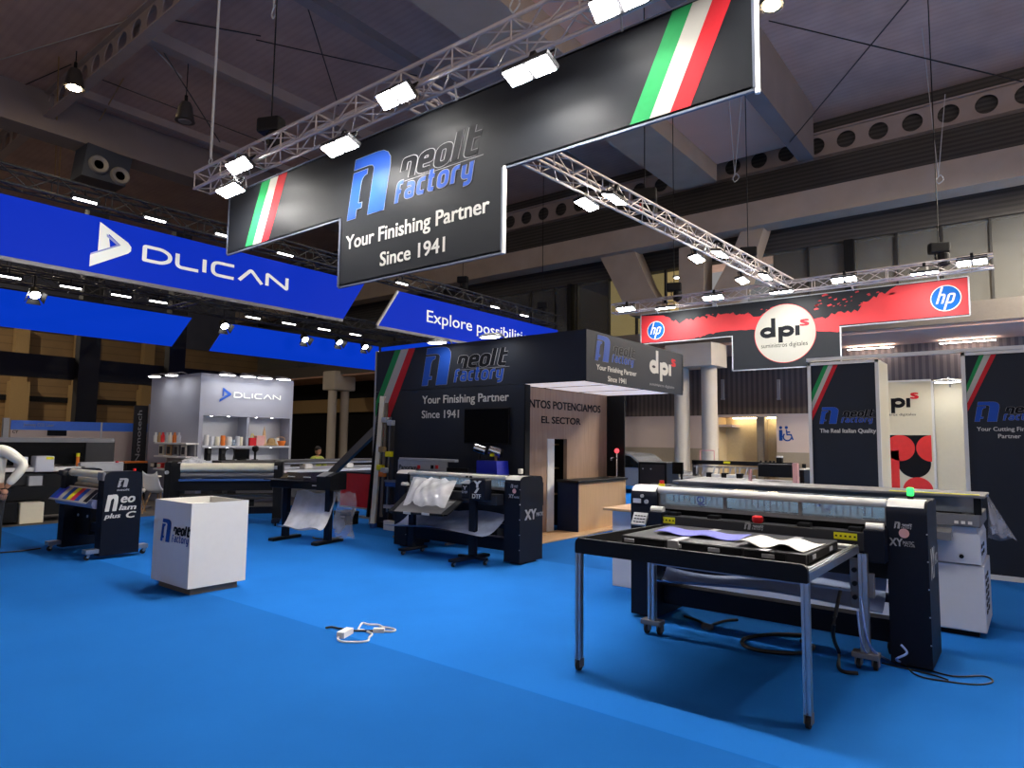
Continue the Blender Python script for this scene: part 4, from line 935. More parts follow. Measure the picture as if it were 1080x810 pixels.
# ---- grey kiosk
XK, ya, yb, zk = -15.8, 7.87, 10.42, 3.2
xk2 = -18.46
t = thing('kiosk', 'grey display kiosk with lit niches and blue triangle emblem', 'kiosk', ((XK+xk2)/2,(ya+yb)/2,0))
pl = PX(XK); n0, n1 = px(pl,214.5,438), px(pl,306,441.7); m0, m1 = px(pl,261,440)[0], px(pl,263.5,440)[0]; zs = px(pl,214,470)[1]; zb_ = .95
build(MB().box(xk2,XK,ya,n0[0],0,zk).box(xk2,XK,n1[0],yb,0,zk).box(xk2,XK,n0[0],n1[0],n0[1],zk).box(xk2,XK,n0[0],n1[0],0,zb_), 'body', 'kiosk', t, world=True)
build(MB().box(XK-.5,XK-.45,n0[0],n1[0],zb_,n0[1]), 'niche_back', 'kiosk_in', t, world=True)
build(MB().box(XK-.45,XK-.01,m0,m1,zs,n0[1]), 'divider', 'kiosk', t, world=True)
build(MB().box(XK-.45,XK+.02,n0[0],n1[0],zs-.05,zs), 'shelf', 'kiosk_in', t, world=True)
for y in (n0[0]+.3,n0[0]+.75,m1+.3,m1+.75):
    build(MB().lathe([(0,-.006),(.026,-.005),(.03,0)],(XK-.2,y,n0[1]),14), 'spotlight', 'lamp_arm', t, world=True)
    build(MB().lathe([(0,-.006),(.026,-.005),(.03,0)],(XK-.2,y,zs-.05),14), 'spotlight', 'lamp_arm', t, world=True)
tri = [(235,408.6),(243.7,415.2),(243,417),(230.7,424),(231.3,421),(239.5,416),(236,412.5),(236,418),(234,419)]
shape(pl, [[px(pl,*q) for q in tri]], 'emblem', 'logo_blue', t, .02)
shape(pl, [[px(pl,*q) for q in ((236,412.5),(240,415.8),(231,421.3),(231.2,420.2),(238,415.9),(236.3,414.4))]], 'emblem_shade', 'acrylic', t, .022)
o = px(pl,246.5,418.9); e = px(pl,294.8,422.7); oo = px(pl,246.5,414); w = (e[0]-o[0])/8.7; hg = oo[1]-o[1]
strokes(pl, dlican_lines(), .22, 'lettering', 'white_lit', t, .03, True, lambda a,b: (o[0]+w*a, o[1]+hg*b))
for (x, y), lab in zip(((240,395.3),(262,397),(279.5,398.6),(299,400)), ('arm lamp on the kiosk front, first from its corner','arm lamp on the kiosk front, second from its corner','arm lamp on the kiosk front, third from its corner','arm lamp on the kiosk front, at its right end')):
    p = onX(x,y,XK+.4); arm_lamp((XK+.4,p.y,p.z),(-.42,0),lab,'arm lamps on top of the grey kiosk')
for (x, y), lab in zip(((163,397),(181,395.5)), ('arm lamp on the kiosk left side, far end','arm lamp on the kiosk left side, near its corner')):
    p = onY(x,y,ya-.4); arm_lamp((p.x,ya-.4,p.z),(0,.42),lab,'arm lamps on top of the grey kiosk')
# goods in the niches
def cup(p, r, h, m, lab, grp, name='cup'):
    o = build(MB().lathe([(r*.8,0),(r,h*.1),(r,h*.92),(r*.9,h),(r*.82,h),(r*.8,h*.15),(0,h*.12)],seg=14), name, m, None, smooth=True); o.location = p
    return tag(o, lab, name, grp)
def onshelf(x): return (XK-.12, px(PX(XK-.12),x,466)[0], zs+.001)
LS = [(217.5,'white','tall white tumbler'),(223,'white_cool','pale grey tumbler'),(229,'roll_cream','cream tumbler'),(235,'orange','orange tumbler'),(241,'white','wide white mug'),(246,'acrylic','mint coloured cup'),(250.5,'white_cool','slim pale tumbler'),(253.7,'roll_cream','slim cream tumbler')]
for i, (x, m, l) in enumerate(LS): cup(onshelf(x), .055 if i not in (4,) else .08, [.26,.22,.22,.25,.22,.14,.24,.22][i], m, l+' in the left kiosk niche, place %s from its left' % ('first','second','third','fourth','fifth','sixth','seventh','eighth')[i], 'cups in the left kiosk niche')
p = onshelf(266); t = thing('gift_bag', 'red and yellow gift bag in the right kiosk niche', 'bag', p); build(MB().prism([(-.06,-.1,0),(.06,-.1,0),(.06,.1,0),(-.06,.1,0)],(0,0,.2)), 'body', 'flag_red', t); build(MB().tube([(0,-.04,.2),(0,-.02,.29),(0,.02,.29),(0,.04,.2)],.008,6), 'handle', 'yellow', t)
p = onshelf(273.5); t = thing('gift_box', 'pink gift box in the right kiosk niche', 'box', p); build(MB().box(-.07,.07,-.12,.12,0,.24,.01), 'body', 'pink', t); build(MB().box(-.075,.075,-.125,.125,.22,.26,.01), 'lid', 'pink', t)
o = build(MB().lathe([(.09,0),(.06,.1),(.035,.35),(.0,.52)],seg=14), 'cone_model', 'wood_light'); o.location = onshelf(278.3); tag(o, 'tall pointed brown cone model in the right kiosk niche', 'model')
o = build(MB().lathe([(0,.0),(.17,.01),(.17,.03),(.11,.06),(.1,.15),(.05,.2),(0,.2)],seg=18), 'sun_hat', 'tan', smooth=True); o.location = onshelf(286); tag(o, 'round straw coloured hat in the right kiosk niche', 'hat')
cup(onshelf(292.2), .05, .2, 'white', 'white cup between the hat and the basket in the kiosk niche', 'cups in the right kiosk niche')
p = onshelf(298); t = thing('basket', 'brown round basket at the right end of the kiosk niche', 'basket', (p[0],p[1]-.06,p[2])); build(MB().lathe([(.1,0),(.14,.12),(.13,.13),(.09,.02),(0,.02)],seg=16), 'body', 'orange', t); build(MB().tube([(0,-.12,.12),(0,-.09,.22),(0,.09,.22),(0,.12,.12)],.01,6), 'handle', 'wood_light', t)
# wall shelves on the kiosk's left side
pl = PY(ya); x0, x1 = px(PY(ya-.3),162.5,475)[0], px(PY(ya-.3),196,475)[0]
t = thing('wall_shelf', 'white three tier display shelf on the left side of the kiosk', 'shelf', ((x0+x1)/2,ya-.15,1.2)); ZS = []
for yy in (466.5,480,493.5):
    z = px(pl,178,yy)[1]; ZS.append(z); build(MB().box(x0,x1,ya-.3,ya,z-.04,z), 'shelf_board', 'white', t, world=True)
for x in (x0+.1,x1-.14): build(MB().box(x,x+.04,ya-.04,ya,ZS[2]-.2,ZS[0]), 'rail', 'light_grey', t, world=True)
for i, (x, m, l) in enumerate(((164,'white','white'),(168,'tan','tan'),(171.7,'red','red'),(176,'light_grey','grey'),(179.5,'roll_cream','cream'),(184,'orange','orange'),(188.5,'white_cool','pale'))):
    o = build(MB().lathe([(.05,0),(.05,.16),(.025,.2),(.025,.25),(0,.25)],seg=12), 'bottle', m, None, smooth=True); o.location = (px(PY(ya-.15),x,465)[0],ya-.15,ZS[0])
    tag(o, l+' bottle on the top tier of the kiosk side shelf', 'bottle', 'bottles on the kiosk side shelf')
for i, (x, m, l) in enumerate(((169,'cream','cream'),(177,'wood_light','wooden'),(184.5,'light_grey','grey'),(192.5,'white','white'))):
    t = thing('photo_frame', l+' picture frame on the middle tier of the kiosk side shelf', 'frame', (px(PY(ya-.15),x,478)[0],ya-.12,ZS[1]),0,'frames on the kiosk side shelf')
    build(MB().box(-.12,.12,-.02,.02,0,.26,.004), 'frame', m, t); build(MB().box(-.08,.08,-.025,-.018,.04,.22), 'picture', 'dark_grey', t)
for i, (x, m, l) in enumerate(((164,'dark_grey','dark'),(171,'red','red'),(179,'tan','tan'),(186.5,'roll_lilac','lilac'),(193.5,'button_red','bright red'))):
    t = thing('sample_box', l+' sample box on the lowest tier of the kiosk side shelf', 'box', (px(PY(ya-.15),x,491)[0],ya-.15,ZS[2]),0,'boxes on the kiosk side shelf')
    build(MB().box(-.11,.11,-.08,.08,0,.13,.006), 'body', m, t); build(MB().box(-.09,.09,-.085,-.079,.02,.11), 'window', 'cream', t)

# ---- white counter with emblem
t = thing('promo_counter', 'white square promotional counter with blue emblem on brown plinth', 'counter', (-7.33,3.78,0))
c0, c1 = onZ(199.5,628), onZ(166.5,617)
x1, y0 = -6.975, 3.44
build(MB().box(-7.74,-7.02,3.50,4.02,0,.075), 'plinth', 'plinth_wood', t, world=True, label='brown recessed plinth')
w0, w1, w2 = -7.80, -6.96, 4.08
mb = MB().box(w0,w1,y0,y0+.02,.075,.95).box(w0,w1,w2-.02,w2,.075,.95).box(w0,w0+.02,y0+.02,w2-.02,.075,.95).box(w1-.02,w1,y0+.02,w2-.02,.075,.95).box(w0+.02,w1-.02,y0+.02,w2-.02,.86,.88)
build(mb, 'body', 'white', t, world=True)
pl = PY(y0); o = px(pl,169.5,570); top = px(pl,172.5,546.5); rt = px(pl,203,556)
maker_logo(pl, o, rt[0]-o[0], top[1]-o[1], t, 'counter')
# ================================================================== MACHINES
def caster(p, parent, r=.035, m='rubber'):
    c = build(MB().cyl((p[0]-.012,p[1],p[2]+r),(p[0]+.012,p[1],p[2]+r),r,seg=14), 'caster', m, parent, smooth=True)
    build(MB().bar((p[0]-.02,p[1],p[2]+r*1.0),(p[0]-.02,p[1]+.02,p[2]+r*2.2),.006,.03).bar((p[0]+.02,p[1],p[2]+r),(p[0]+.02,p[1]+.02,p[2]+r*2.2),.006,.03).box(p[0]-.026,p[0]+.026,p[1]-.005,p[1]+.045,p[2]+r*2.2,p[2]+r*2.4), 'caster_fork', 'alu', c)
    return c
def cab_profile(D, H, z0=.03, r=.11):
    pts = [(0,z0),(0,H-r)]+[(r-r*math.cos(a),H-r+r*math.sin(a)) for a in [PI/2*k/8 for k in range(1,9)]]
    pts += [(D*.55,H),(D*.62,H-.012),(D*.70,H-.012),(D*.76,H)]+[(D-.06+.06*math.sin(a),H-.06+.06*math.cos(a)) for a in [PI/2*k/5 for k in range(0,6)]]+[(D,z0)]
    return pts
def xy_cutter(label, loc, L, H, D=.5, reach=.42, right=True, fm='film_blue'):
    t = thing('xy_cutting_machine', label, 'cutting machine', loc, 0)
    for x in (0, L-.27):
        c = build(MB().prism([(x,y,z) for y,z in cab_profile(D,H)],(.27,0,0)), 'cabinet', 'navy', t, smooth=True)
        r = .115; mb = MB()
        arcp = [(.11-r*math.cos(a), H-.11+r*math.sin(a)) for a in [PI/2*k/8 for k in range(3,9)]]+[(.2,H+.006)]
        inn = [(.11-(r-.006)*math.cos(a), H-.11+(r-.006)*math.sin(a)) for a in [PI/2*k/8 for k in range(3,9)]]+[(.2,H+.001)]
        mb.prism([(x+.005,a,b) for a,b in arcp+inn[::-1]],(.245,0,0)); build(mb, 'cover', 'white', c, smooth=True, label='white rounded cover')
        build(MB().box(x+.05,x+.22,.08,D-.08,.0,.03), 'foot', 'black', t)
        for k in range(5): build(MB().cyl((x+.265,-.002,.2+.2*k),(x+.265,.004,.2+.2*k),.006,seg=8), 'screw', 'alu', c)
    a, b = .27, L-.27
    build(MB().cyl((a,.06,H-.03),(b,.06,H-.03),.034,seg=20), 'top_tube', 'white', t, smooth=True, label='long white front tube')
    build(MB().box(a,b,.36,.40,.75*H,H-.01), 'rear_panel', 'dark_grey', t)
    build(MB().box(a,b,.20,.22,H-.165,H-.04), 'inner_panel', 'inside_light', t, label='pale blue lit interior')
    build(MB().box(a,b,.10,.36,H-.012,H-.004), 'top_lid', 'acrylic', t)
    build(MB().box(a,b,.05,.10,H-.20,H-.165), 'sill', 'mid_grey', t)
    n = 3; w = (b-a)/n
    for k in range(n+1): build(MB().box(a+k*w-.014,a+k*w+.014,.045,.075,H-.165,H-.05), 'window_post', 'mid_grey', t)
    for k in range(n):
        wn = build(MB().box(a+k*w+.016,a+(k+1)*w-.016,.052,.058,H-.163,H-.06), 'window', 'acrylic', t, label='clear hood window')
        mb = MB()
        for q in range(9): mb.box(a+k*w+.08+q*(w-.16)/9,a+k*w+.08+q*(w-.16)/9+.012,.192,.198,H-.15,H-.07)
        build(mb, 'vent_slots', 'alu_blue', wn)
    build(MB().box(a,b,.12,.36,.62,H-.20), 'inner_housing', 'black', t)
    build(MB().box(a+.03,b-.03,-.13,.02,H-.39,H-.245,.006), 'carriage_beam', 'dark_grey', t)
    for k in range(5): build(MB().box(a+.2+k*(b-a-.4)/4-.05,a+.2+k*(b-a-.4)/4+.05,-.09,.0,H-.245,H-.215,.005), 'clamp', 'black', t)
    for x in ((a-.01, b-.13) if right else (a-.01,)):
        build(MB().box(x,x+.14,-.16,.04,H-.46,H-.215,.008), 'end_block', 'navy', t)
        build(MB().cyl((x+.01,-.10,H-.20),(x+.13,-.10,H-.20),.032,seg=14), 'knob_roller', 'white', t, smooth=True)
    build(MB().box(a,b,.13,.28,.14,.31,.005), 'base_beam', 'navy', t)
    build(MB().box(a,b,.13,.2,.44,.5), 'lower_rail', 'navy', t)
    f = lambda u, v: V((a+.04+(b-a-.08)*u, .30-reach*v+.02*math.sin(7*u), .78-.38*math.sin(v*PI*.62)-.03*math.sin(5*u+2*v)))
    build(MB().grid(f,20,10), 'catch_film', fm, t, smooth=True, label='bluish plastic catch film')
    return t
# ---- large machine in front
A0 = V((-3.11,5.82,0)); LA, HA = 2.45, 1.235
A = xy_cutter('large navy cutting machine with white covers, standing behind the long feed table', A0, LA, HA, .56, .42, True, 'film_slate')
beamY = A0.y-.13; pl = PY(beamY)
def sticker(pa, pb, pl, parent, m='yellow'):
    r = pxrect(pl, *pa, *pb); o = shape(pl, [[(r[0],r[1]),(r[2],r[1]),(r[2],r[3]),(r[0],r[3])]], 'sticker', m, parent, .003, label='yellow warning sticker')
    mb = MB(); mb.flat = True; n = 5
    for k in range(n):
        x = r[0]+(r[2]-r[0])*(k+.3)/n; mb.poly([pl.pt(p,q,.005) for p,q in ((x,r[1]+.38*(r[3]-r[1])),(x+(r[2]-r[0])*.09,r[1]+.38*(r[3]-r[1])),(x+(r[2]-r[0])*.09,r[1]+.62*(r[3]-r[1])),(x,r[1]+.62*(r[3]-r[1])))])
    build(mb, 'sticker_marks', 'print_dark', o, True)
sticker((694,551),(712,546),pl,A); sticker((879.5,568),(904,563),pl,A)
o = px(pl,785,558); maker_logo(pl, o, .17, .055, A, 'mono')
p = px(pl,797,541); build(MB().lathe([(.035,0),(.045,.015),(.045,.05),(.03,.06),(0,.06)],(p[0],beamY+.05,HA-.245),16), 'emergency_button', 'button_red', A, world=True, smooth=True, label='red emergency button')
pl = PY(A0.y)
maker_logo(pl, px(pl,943,557), .125, .05, A, 'mono', .003)
mb = MB(); mb.flat = True; c = px(pl,953.5,562.5); mb.disc(pl,c,.035,.003,24); build(mb,'badge','pink',A,True)
text(pl,'XY',(px(pl,938.5,575)[0],px(pl,939,575)[1],px(pl,952,575)[0],px(pl,939,567)[1]),'lettering','print_grey',A,bold=.03)
text(pl,'MATIC',(px(pl,952.5,573)[0],px(pl,952,574)[1],px(pl,964,573)[0],px(pl,952,570.5)[1]),'lettering','print_grey',A,bold=.02)
text(pl,'PLUS',(px(pl,954,575)[0],px(pl,952,576)[1],px(pl,965,575)[0],px(pl,952,574.5)[1]),'lettering','print_grey',A,bold=.02)
pl = PX(A0.x+LA)
text(pl,'XY',(A0.y+.08,.66,A0.y+.30,.88),'lettering','print_white',A,bold=.03)
text(pl,'MATIC',(A0.y+.32,.74,A0.y+.48,.82),'lettering','print_white',A,bold=.02)
pl = PY(A0.y)
for q, r in (((677.5,523),.016),((682,529),.02)):
    c = px(pl,*q); build(MB().cyl((c[0],A0.y-.015,c[1]),(c[0],A0.y+.01,c[1]),r,seg=16), 'dial', 'light_grey', A, world=True, smooth=True)
r = pxrect(pl,668,530,676,526); build(MB().box(r[0],r[2],A0.y-.006,A0.y,r[1],r[3]), 'switch', 'white_cool', A, world=True)
r = pxrect(pl,670,551.5,684.5,541); kp = build(MB().prism([(r[0],A0.y-.09,r[1]),(r[2],A0.y-.09,r[1]),(r[2],A0.y-.02,r[3]),(r[0],A0.y-.02,r[3])],(0,.02,-.015)), 'keypad', 'light_grey', A, world=True, label='sloping grey keypad')
mb = MB()
for i in range(4):
    for j in range(3):
        x = r[0]+(r[2]-r[0])*(.14+.21*i); f = (.2+.25*j); mb.box(x,x+.022,A0.y-.09+.07*f-.006,A0.y-.09+.07*f+.008,r[1]+(r[3]-r[1])*f,r[1]+(r[3]-r[1])*f+.008)
build(mb, 'keys', 'dark_grey', kp, world=True)
p = onY(960,517,A0.y+.2)
build(MB().cyl((p.x,A0.y+.2,HA),(p.x,A0.y+.2,HA+.03),.022), 'lamp_base', 'black', A, world=True)
build(MB().box(p.x-.023,p.x+.023,A0.y+.177,A0.y+.223,HA+.03,HA+.095,.010), 'signal_lamp', 'green_lamp', A, world=True, label='green glowing signal lamp')
p = onY(698,510,A0.y+.15)
build(MB().cyl((p.x,A0.y+.15,HA),(p.x,A0.y+.15,HA+.025),.03), 'button_base', 'yellow', A, world=True)
build(MB().cyl((p.x,A0.y+.15,HA+.025),(p.x,A0.y+.15,HA+.055),.022), 'stop_button', 'button_red', A, world=True, label='red stop button on yellow base')
pl = PY(A0.y+.195); c = px(pl,739,527)
strokes(pl, [(arc(c[0],c[1],.03,0,360,20),False),([(c[0]-.035,c[1]-.045),(c[0]+.04,c[1]-.045)],False)], .016, 'inner_mark', 'logo_blue', A, .003)
c = px(pl,871,536); strokes(pl, [([(c[0]-.06,c[1]+.03),(c[0],c[1]-.02),(c[0]+.05,c[1]+.03)],False)], .02, 'inner_mark', 'logo_blue', A, .003)
# pneumatic unit beside the right cabinet
px0 = onY(910,600,5.62).x; 
build(MB().box(-1.15,-1.08,5.60,5.66,.44,.80,.006).box(-1.04,-.99,5.61,5.66,.52,.70,.006), 'air_unit', 'mid_grey', A, world=True, label='small aluminium air unit with valves')
for z in (.52,.62,.72): build(MB().cyl((-1.115,5.575,z),(-1.115,5.60,z),.018,seg=10), 'valve', 'black', A, world=True)
# ---- feed table
t = thing('feed_table', 'long black edged feed table on silver legs in front of the large machine', 'table', (-1.92,4.95,0))
fr = rounded([(-2.70,.838),(-1.085,.838),(-1.085,.946),(-2.70,.946)],[.01,.01,.045,.045])
build(MB().prism([(x,4.19,z) for x,z in fr],(0,.035,0)), 'front_rail', 'black', t, world=True)
sr = rounded([(4.22,.84),(5.62,.84),(5.62,.92),(4.3,.946),(4.22,.946)],[.01,.01,.02,.02,.02])
build(MB().prism([(-2.70,y,z) for y,z in sr],(.03,0,0)), 'side_rail', 'black', t, world=True)
build(MB().box(-1.13,-1.085,4.225,5.62,.845,.895).box(-1.125,-1.112,4.225,5.62,.895,.905).box(-1.103,-1.09,4.225,5.62,.895,.905), 'side_rail', 'alu', t, world=True, label='aluminium profile side rail')
for y0, y1 in ((4.25,4.31),(4.55,4.61),(5.52,5.58)): build(MB().box(-2.67,-1.13,y0,y1,.85,.872), 'cross_bar', 'alu', t, world=True)
build(MB().box(-2.67,-1.13,4.226,5.58,.845,.860), 'support_plate', 'black', t, world=True)
build(MB().cyl((-2.67,5.6,.885),(-1.13,5.6,.885),.02), 'roller', 'alu', t, world=True)
def alu_leg(x, y, z0, z1, parent, w=.022):
    mb = MB()
    for a in (-1,1):
        for b in (-1,1): mb.box(x+a*w*.62-w*.38,x+a*w*.62+w*.38,y+b*w*.62-w*.38,y+b*w*.62+w*.38,z0,z1)
    mb.box(x-w*.5,x+w*.5,y-w*.5,y+w*.5,z0,z1)
    l = build(mb, 'leg', 'alu', parent, world=True, label='silver profile leg'); return l
def caster_w(x, y, parent, r=.035):
    c = build(MB().cyl((x-.012,y,r),(x+.012,y,r),r,seg=14), 'caster', 'rubber', parent, world=True, smooth=True)
    build(MB().box(x-.024,x-.016,y-.02,y+.03,r*.8,r*2.3).box(x+.016,x+.024,y-.02,y+.03,r*.8,r*2.3).box(x-.024,x+.024,y-.02,y+.03,r*2.2,r*2.5), 'caster_fork', 'mid_grey', c, world=True)
for x, y in ((-2.675,4.215),(-1.115,4.25)): alu_leg(x,y,.08,.84,t); caster_w(x,y,t)
for x, y in ((-2.68,5.40),(-1.06,5.62)):
    alu_leg(x,y,.12,.84,t,.03)
    build(MB().box(x-.09,x+.09,y-.05,y+.06,.085,.125,.006), 'foot_plate', 'mid_grey', t, world=True); caster_w(x-.05,y,t); caster_w(x+.06,y+.02,t)
build(MB().box(-2.66,-1.1,5.36,5.38,.60,.615), 'film_bar', 'alu_blue', t, world=True)
# ---- tray with label plates on the table, sheets on it
t = thing('cutting_tray', 'low grey cutting tray with label plates lying on the feed table', 'tray', (-1.88,5.05,.872))
build(MB().box(-2.55,-1.205,4.62,5.5,.873,.938,.004), 'body', 'dark_grey', t, world=True)
for x0, x1 in ((-2.50,-2.19),(-2.05,-1.62),(-1.60,-1.33)): build(MB().box(x0,x1,4.608,4.622,.88,.932), 'front_plate', 'black', t, world=True)
for q in (664,713,753,810):
    x = onY(q,575,4.61).x; build(MB().box(x-.042,x+.042,4.600,4.610,.892,.920,.004), 'label_plate', 'light_grey', t, world=True)
build(MB().box(-1.21,-1.20,4.66,5.46,.88,.932), 'side_plate', 'black', t, world=True)
for y in (4.80,5.26): build(MB().box(-1.203,-1.196,y-.04,y+.04,.892,.922), 'label_plate', 'white_cool', t, world=True)
for x in (-2.12,-1.47): build(MB().box(x-.03,x+.03,4.60,5.48,.937,.940), 'rib', 'light_grey', t, world=True)
build(MB().box(-2.16,-2.08,4.598,4.622,.88,.938), 'front_block', 'light_grey', t, world=True)
def wavy(x0,x1,y0,y1,z,amp,fr,sk,name,m,lab):
    f = lambda u, v: V((x0+(x1-x0)*u+sk*v, y0+(y1-y0)*v, z+amp*(.5+.5*math.sin(fr*u+1.2*v))*(1-.35*v)+.002))
    return tag(build(MB().grid(f,36,8), name, m, None, smooth=True, solid=.0015), lab, 'sheet', 'sheets on the cutting tray')
wavy(-2.40,-1.72,4.86,5.22,.941,.022,13,-.03,'paper_sheet','paper_blue','violet blue wavy sheet lying on the grey cutting tray')
wavy(-1.70,-1.24,4.70,5.16,.941,.038,11,.03,'paper_sheet','paper','white wavy sheet lying at the right end of the cutting tray')
# ---- second cutting machine at the centre
B0 = V((-7.93,7.12,0)); LB, HB = 2.47, 1.17
B = xy_cutter('navy cutting machine with white covers in front of the flag wall, film over its tray', B0, LB, HB, .52, .80, False)
pl = PX(B0.x+LB); text(pl,'XY',(px(pl,553.5,548)[0],px(pl,554,548.5)[1],px(pl,565,548)[0],px(pl,554,538)[1]),'lettering','print_grey',B,bold=.04)
text(pl,'MATIC',(px(pl,565.5,546)[0],px(pl,565,544.5)[1],px(pl,573,544)[0],px(pl,565,540.5)[1]),'lettering','print_grey',B,bold=.02)
pl = PY(B0.y); maker_logo(pl, px(pl,538.8,514.5), .13, .05, B, 'mono', .003)
mb = MB(); mb.flat = True; mb.disc(pl,px(pl,542.5,518),.032,.003,24); build(mb,'badge','pink',B,True)
text(pl,'XY',(px(pl,536.8,524)[0],px(pl,537,525)[1],px(pl,542,524)[0],px(pl,537,521)[1]),'lettering','print_grey',B,bold=.03)
text(pl,'MATIC',(px(pl,542.3,524)[0],px(pl,537,525)[1],px(pl,548,524)[0],px(pl,537,523)[1]),'lettering','print_grey',B,bold=.02)
x = B0.x+LB-.15; build(MB().cyl((x,B0.y+.2,HB),(x,B0.y+.2,HB+.03),.02), 'lamp_base', 'black', B, world=True); build(MB().box(x-.028,x+.028,B0.y+.17,B0.y+.23,HB+.03,HB+.10,.012), 'signal_lamp', 'white', B, world=True, label='white signal lamp')
build(MB().box(B0.x+.30,B0.x+.34,B0.y-.14,B0.y-.13,.82,.86), 'sticker', 'yellow', B, world=True)
# control pillar with two boxes
t = thing('control_pillar', 'black control pillar with lettered boxes on a wheeled foot', 'control pillar', (-6.05,6.85,0))
build(MB().box(-.055,.055,-.03,.03,.10,.86), 'post', 'navy', t); build(MB().box(-.06,.06,-.42,.3,.06,.10,.01).box(-.25,.25,-.03,.03,.06,.095,.008), 'foot', 'navy', t)
for x, y in ((0,-.38),(0,.26),(-.22,0),(.22,0)): caster((x,y,0), t, .027)
build(MB().box(-.04,.24,-.06,.10,.84,1.14,.025), 'control_box', 'navy', t); build(MB().box(-.19,-.04,-.05,.09,.86,1.06,.02), 'control_box', 'navy', t)
build(MB().prism([(-.22,-.06,1.06),(-.05,-.06,1.06),(-.05,.09,1.06),(-.22,.09,1.06)],(.12,0,.05)), 'lid', 'white', t)
for x in (-.13,-.06): build(MB().cyl((x,-.0,1.14),(x,-.0,1.165),.02), 'knob', 'black', t)
wp = Pl((0,-.06,0),(1,0,0),(0,0,1))
text(wp,'Y',(.05,1.02,.18,1.11),'lettering','print_white',t,.003,False,bold=.04); text(wp,'/',(.07,.945,.14,1.01),'lettering','print_white',t,.003,False,bold=.04); text(wp,'DTF',(.03,.875,.18,.93),'lettering','print_white',t,.003,False,bold=.03)
wp = Pl((0,-.05,0),(1,0,0),(0,0,1)); text(wp,'Y',(-.16,.98,-.08,1.03),'lettering','print_grey',t,.003,False,bold=.03); text(wp,'DTF',(-.17,.93,-.07,.96),'lettering','print_grey',t,.003,False,bold=.03)
# outfeed tray with draped film and T foot
t = thing('outfeed_tray', 'black sloping outfeed tray of the central machine on a wheeled T foot', 'tray', (-7.2,6.75,0))
fl_, fr_, rr_, rl_ = onY(412,540,6.42), onY(468,543.5,6.42), onY(486,528,6.98), onY(431,520,6.98)
build(MB().prism([fl_,fr_,rr_,rl_],(0,0,-.015)), 'plate', 'mid_grey', t, world=True)
build(MB().bar(fl_,fr_,.05,.03), 'front_lip', 'black', t, world=True)
build(MB().bar(fl_,rl_,.08,.02), 'side_lip', 'black', t, world=True); build(MB().bar(fr_,rr_,.10,.02), 'side_lip', 'black', t, world=True)
for f_ in (.35,.7): c_ = fl_.lerp(fr_,f_); build(MB().box(c_.x-.07,c_.x+.07,6.385,6.40,c_.z-.01,c_.z+.02), 'front_plate', 'light_grey', t, world=True)
build(MB().box(-7.27,-7.17,6.80,6.86,.09,fl_.z+.10), 'post', 'navy', t, world=True); build(MB().box(-7.28,-7.16,6.62,7.1,.055,.09,.008), 'foot', 'navy', t, world=True)
caster_w(-7.22,6.66,t,.027); caster_w(-7.22,7.04,t,.027)
tl_, tr_, bl_, br_ = onY(436,503,6.97), onY(482,507,6.97), onY(425,533,6.50), onY(469,536,6.50)
W_ = lambda u: min(1,7*u,7*(1-u))
f = lambda u, v: tl_.lerp(tr_,u).lerp(bl_.lerp(br_,u),v)+W_(u)*V((0, -.06*math.sin(PI*v)-.02*math.sin(9*u+4*v)*v, .05*math.sin(PI*v*.9)+.010*math.sin(13*u+5*v)+.006*math.sin(29*u-9*v)+.035*math.exp(-((u-.42+.2*v)/.04)**2)+.025*math.exp(-((u-.75+.5*v)/.05)**2)))
tag(build(MB().grid(f,44,18), 'plastic_film', 'film_milky', None, smooth=True), 'crumpled milky plastic film draped over the outfeed tray', 'film')
# ---- white flatbed machine behind the large cutter
t = thing('flatbed_cutter', 'long white flatbed cutter with dark glass lid behind the large machine', 'cutting machine', (-1.9,7.6,0))
build(MB().box(-3.24,-.40,7.14,7.95,.05,.62,.01), 'lower_body', 'white_cool', t, world=True)
build(MB().prism([(x,7.13,z) for x,z in ((-3.24,.63),(-.42,.63),(-.42,.86),(-.45,.95),(-3.24,.95))],(0,.83,0)), 'upper_body', 'white_cool', t, world=True)
build(MB().box(-3.2,-.46,7.2,7.9,.0,.05), 'plinth', 'black', t, world=True)
build(MB().box(-3.26,-.41,7.10,7.96,.95,1.06,.008), 'bed_frame', 'mid_grey', t, world=True)
build(MB().box(-3.2,-.55,7.16,7.9,1.06,1.075), 'bed', 'dark_grey', t, world=True)
build(MB().box(-3.2,-.45,7.12,7.125,1.075,1.205).box(-.445,-.44,7.12,7.70,1.075,1.205), 'glass_panel', 'acrylic_dark', t, world=True, label='dark glass guard')
build(MB().box(-3.26,-.37,7.08,7.72,1.205,1.23,.006), 'lid', 'mid_grey', t, world=True)
build(MB().box(-1.1,-.41,7.10,7.16,1.23,1.236), 'edge_tape', 'yellow', t, world=True)
build(MB().box(-.455,-.40,7.11,7.17,1.06,1.205), 'corner_post', 'black', t, world=True)
build(MB().box(-.66,-.54,7.125,7.13,1.08,1.14), 'notice', 'white', t, world=True); build(MB().box(-1.3,-.7,7.4,7.6,1.075,1.18,.01), 'print_head', 'steel_dark', t, world=True)
for k in range(3): build(MB().box(-.60+.05*k,-.57+.05*k,7.092,7.1,.975,1.0), 'button', 'white', t, world=True)
build(MB().prism([(-.95,7.13,.86),(-.62,7.13,.86),(-.62,7.02,.83),(-.95,7.02,.83)],(0,0,.07)), 'drawer', 'mid_grey', t, world=True)
build(MB().cyl((-.56,7.12,.69),(-.56,7.14,.69),.018), 'lock', 'black', t, world=True)
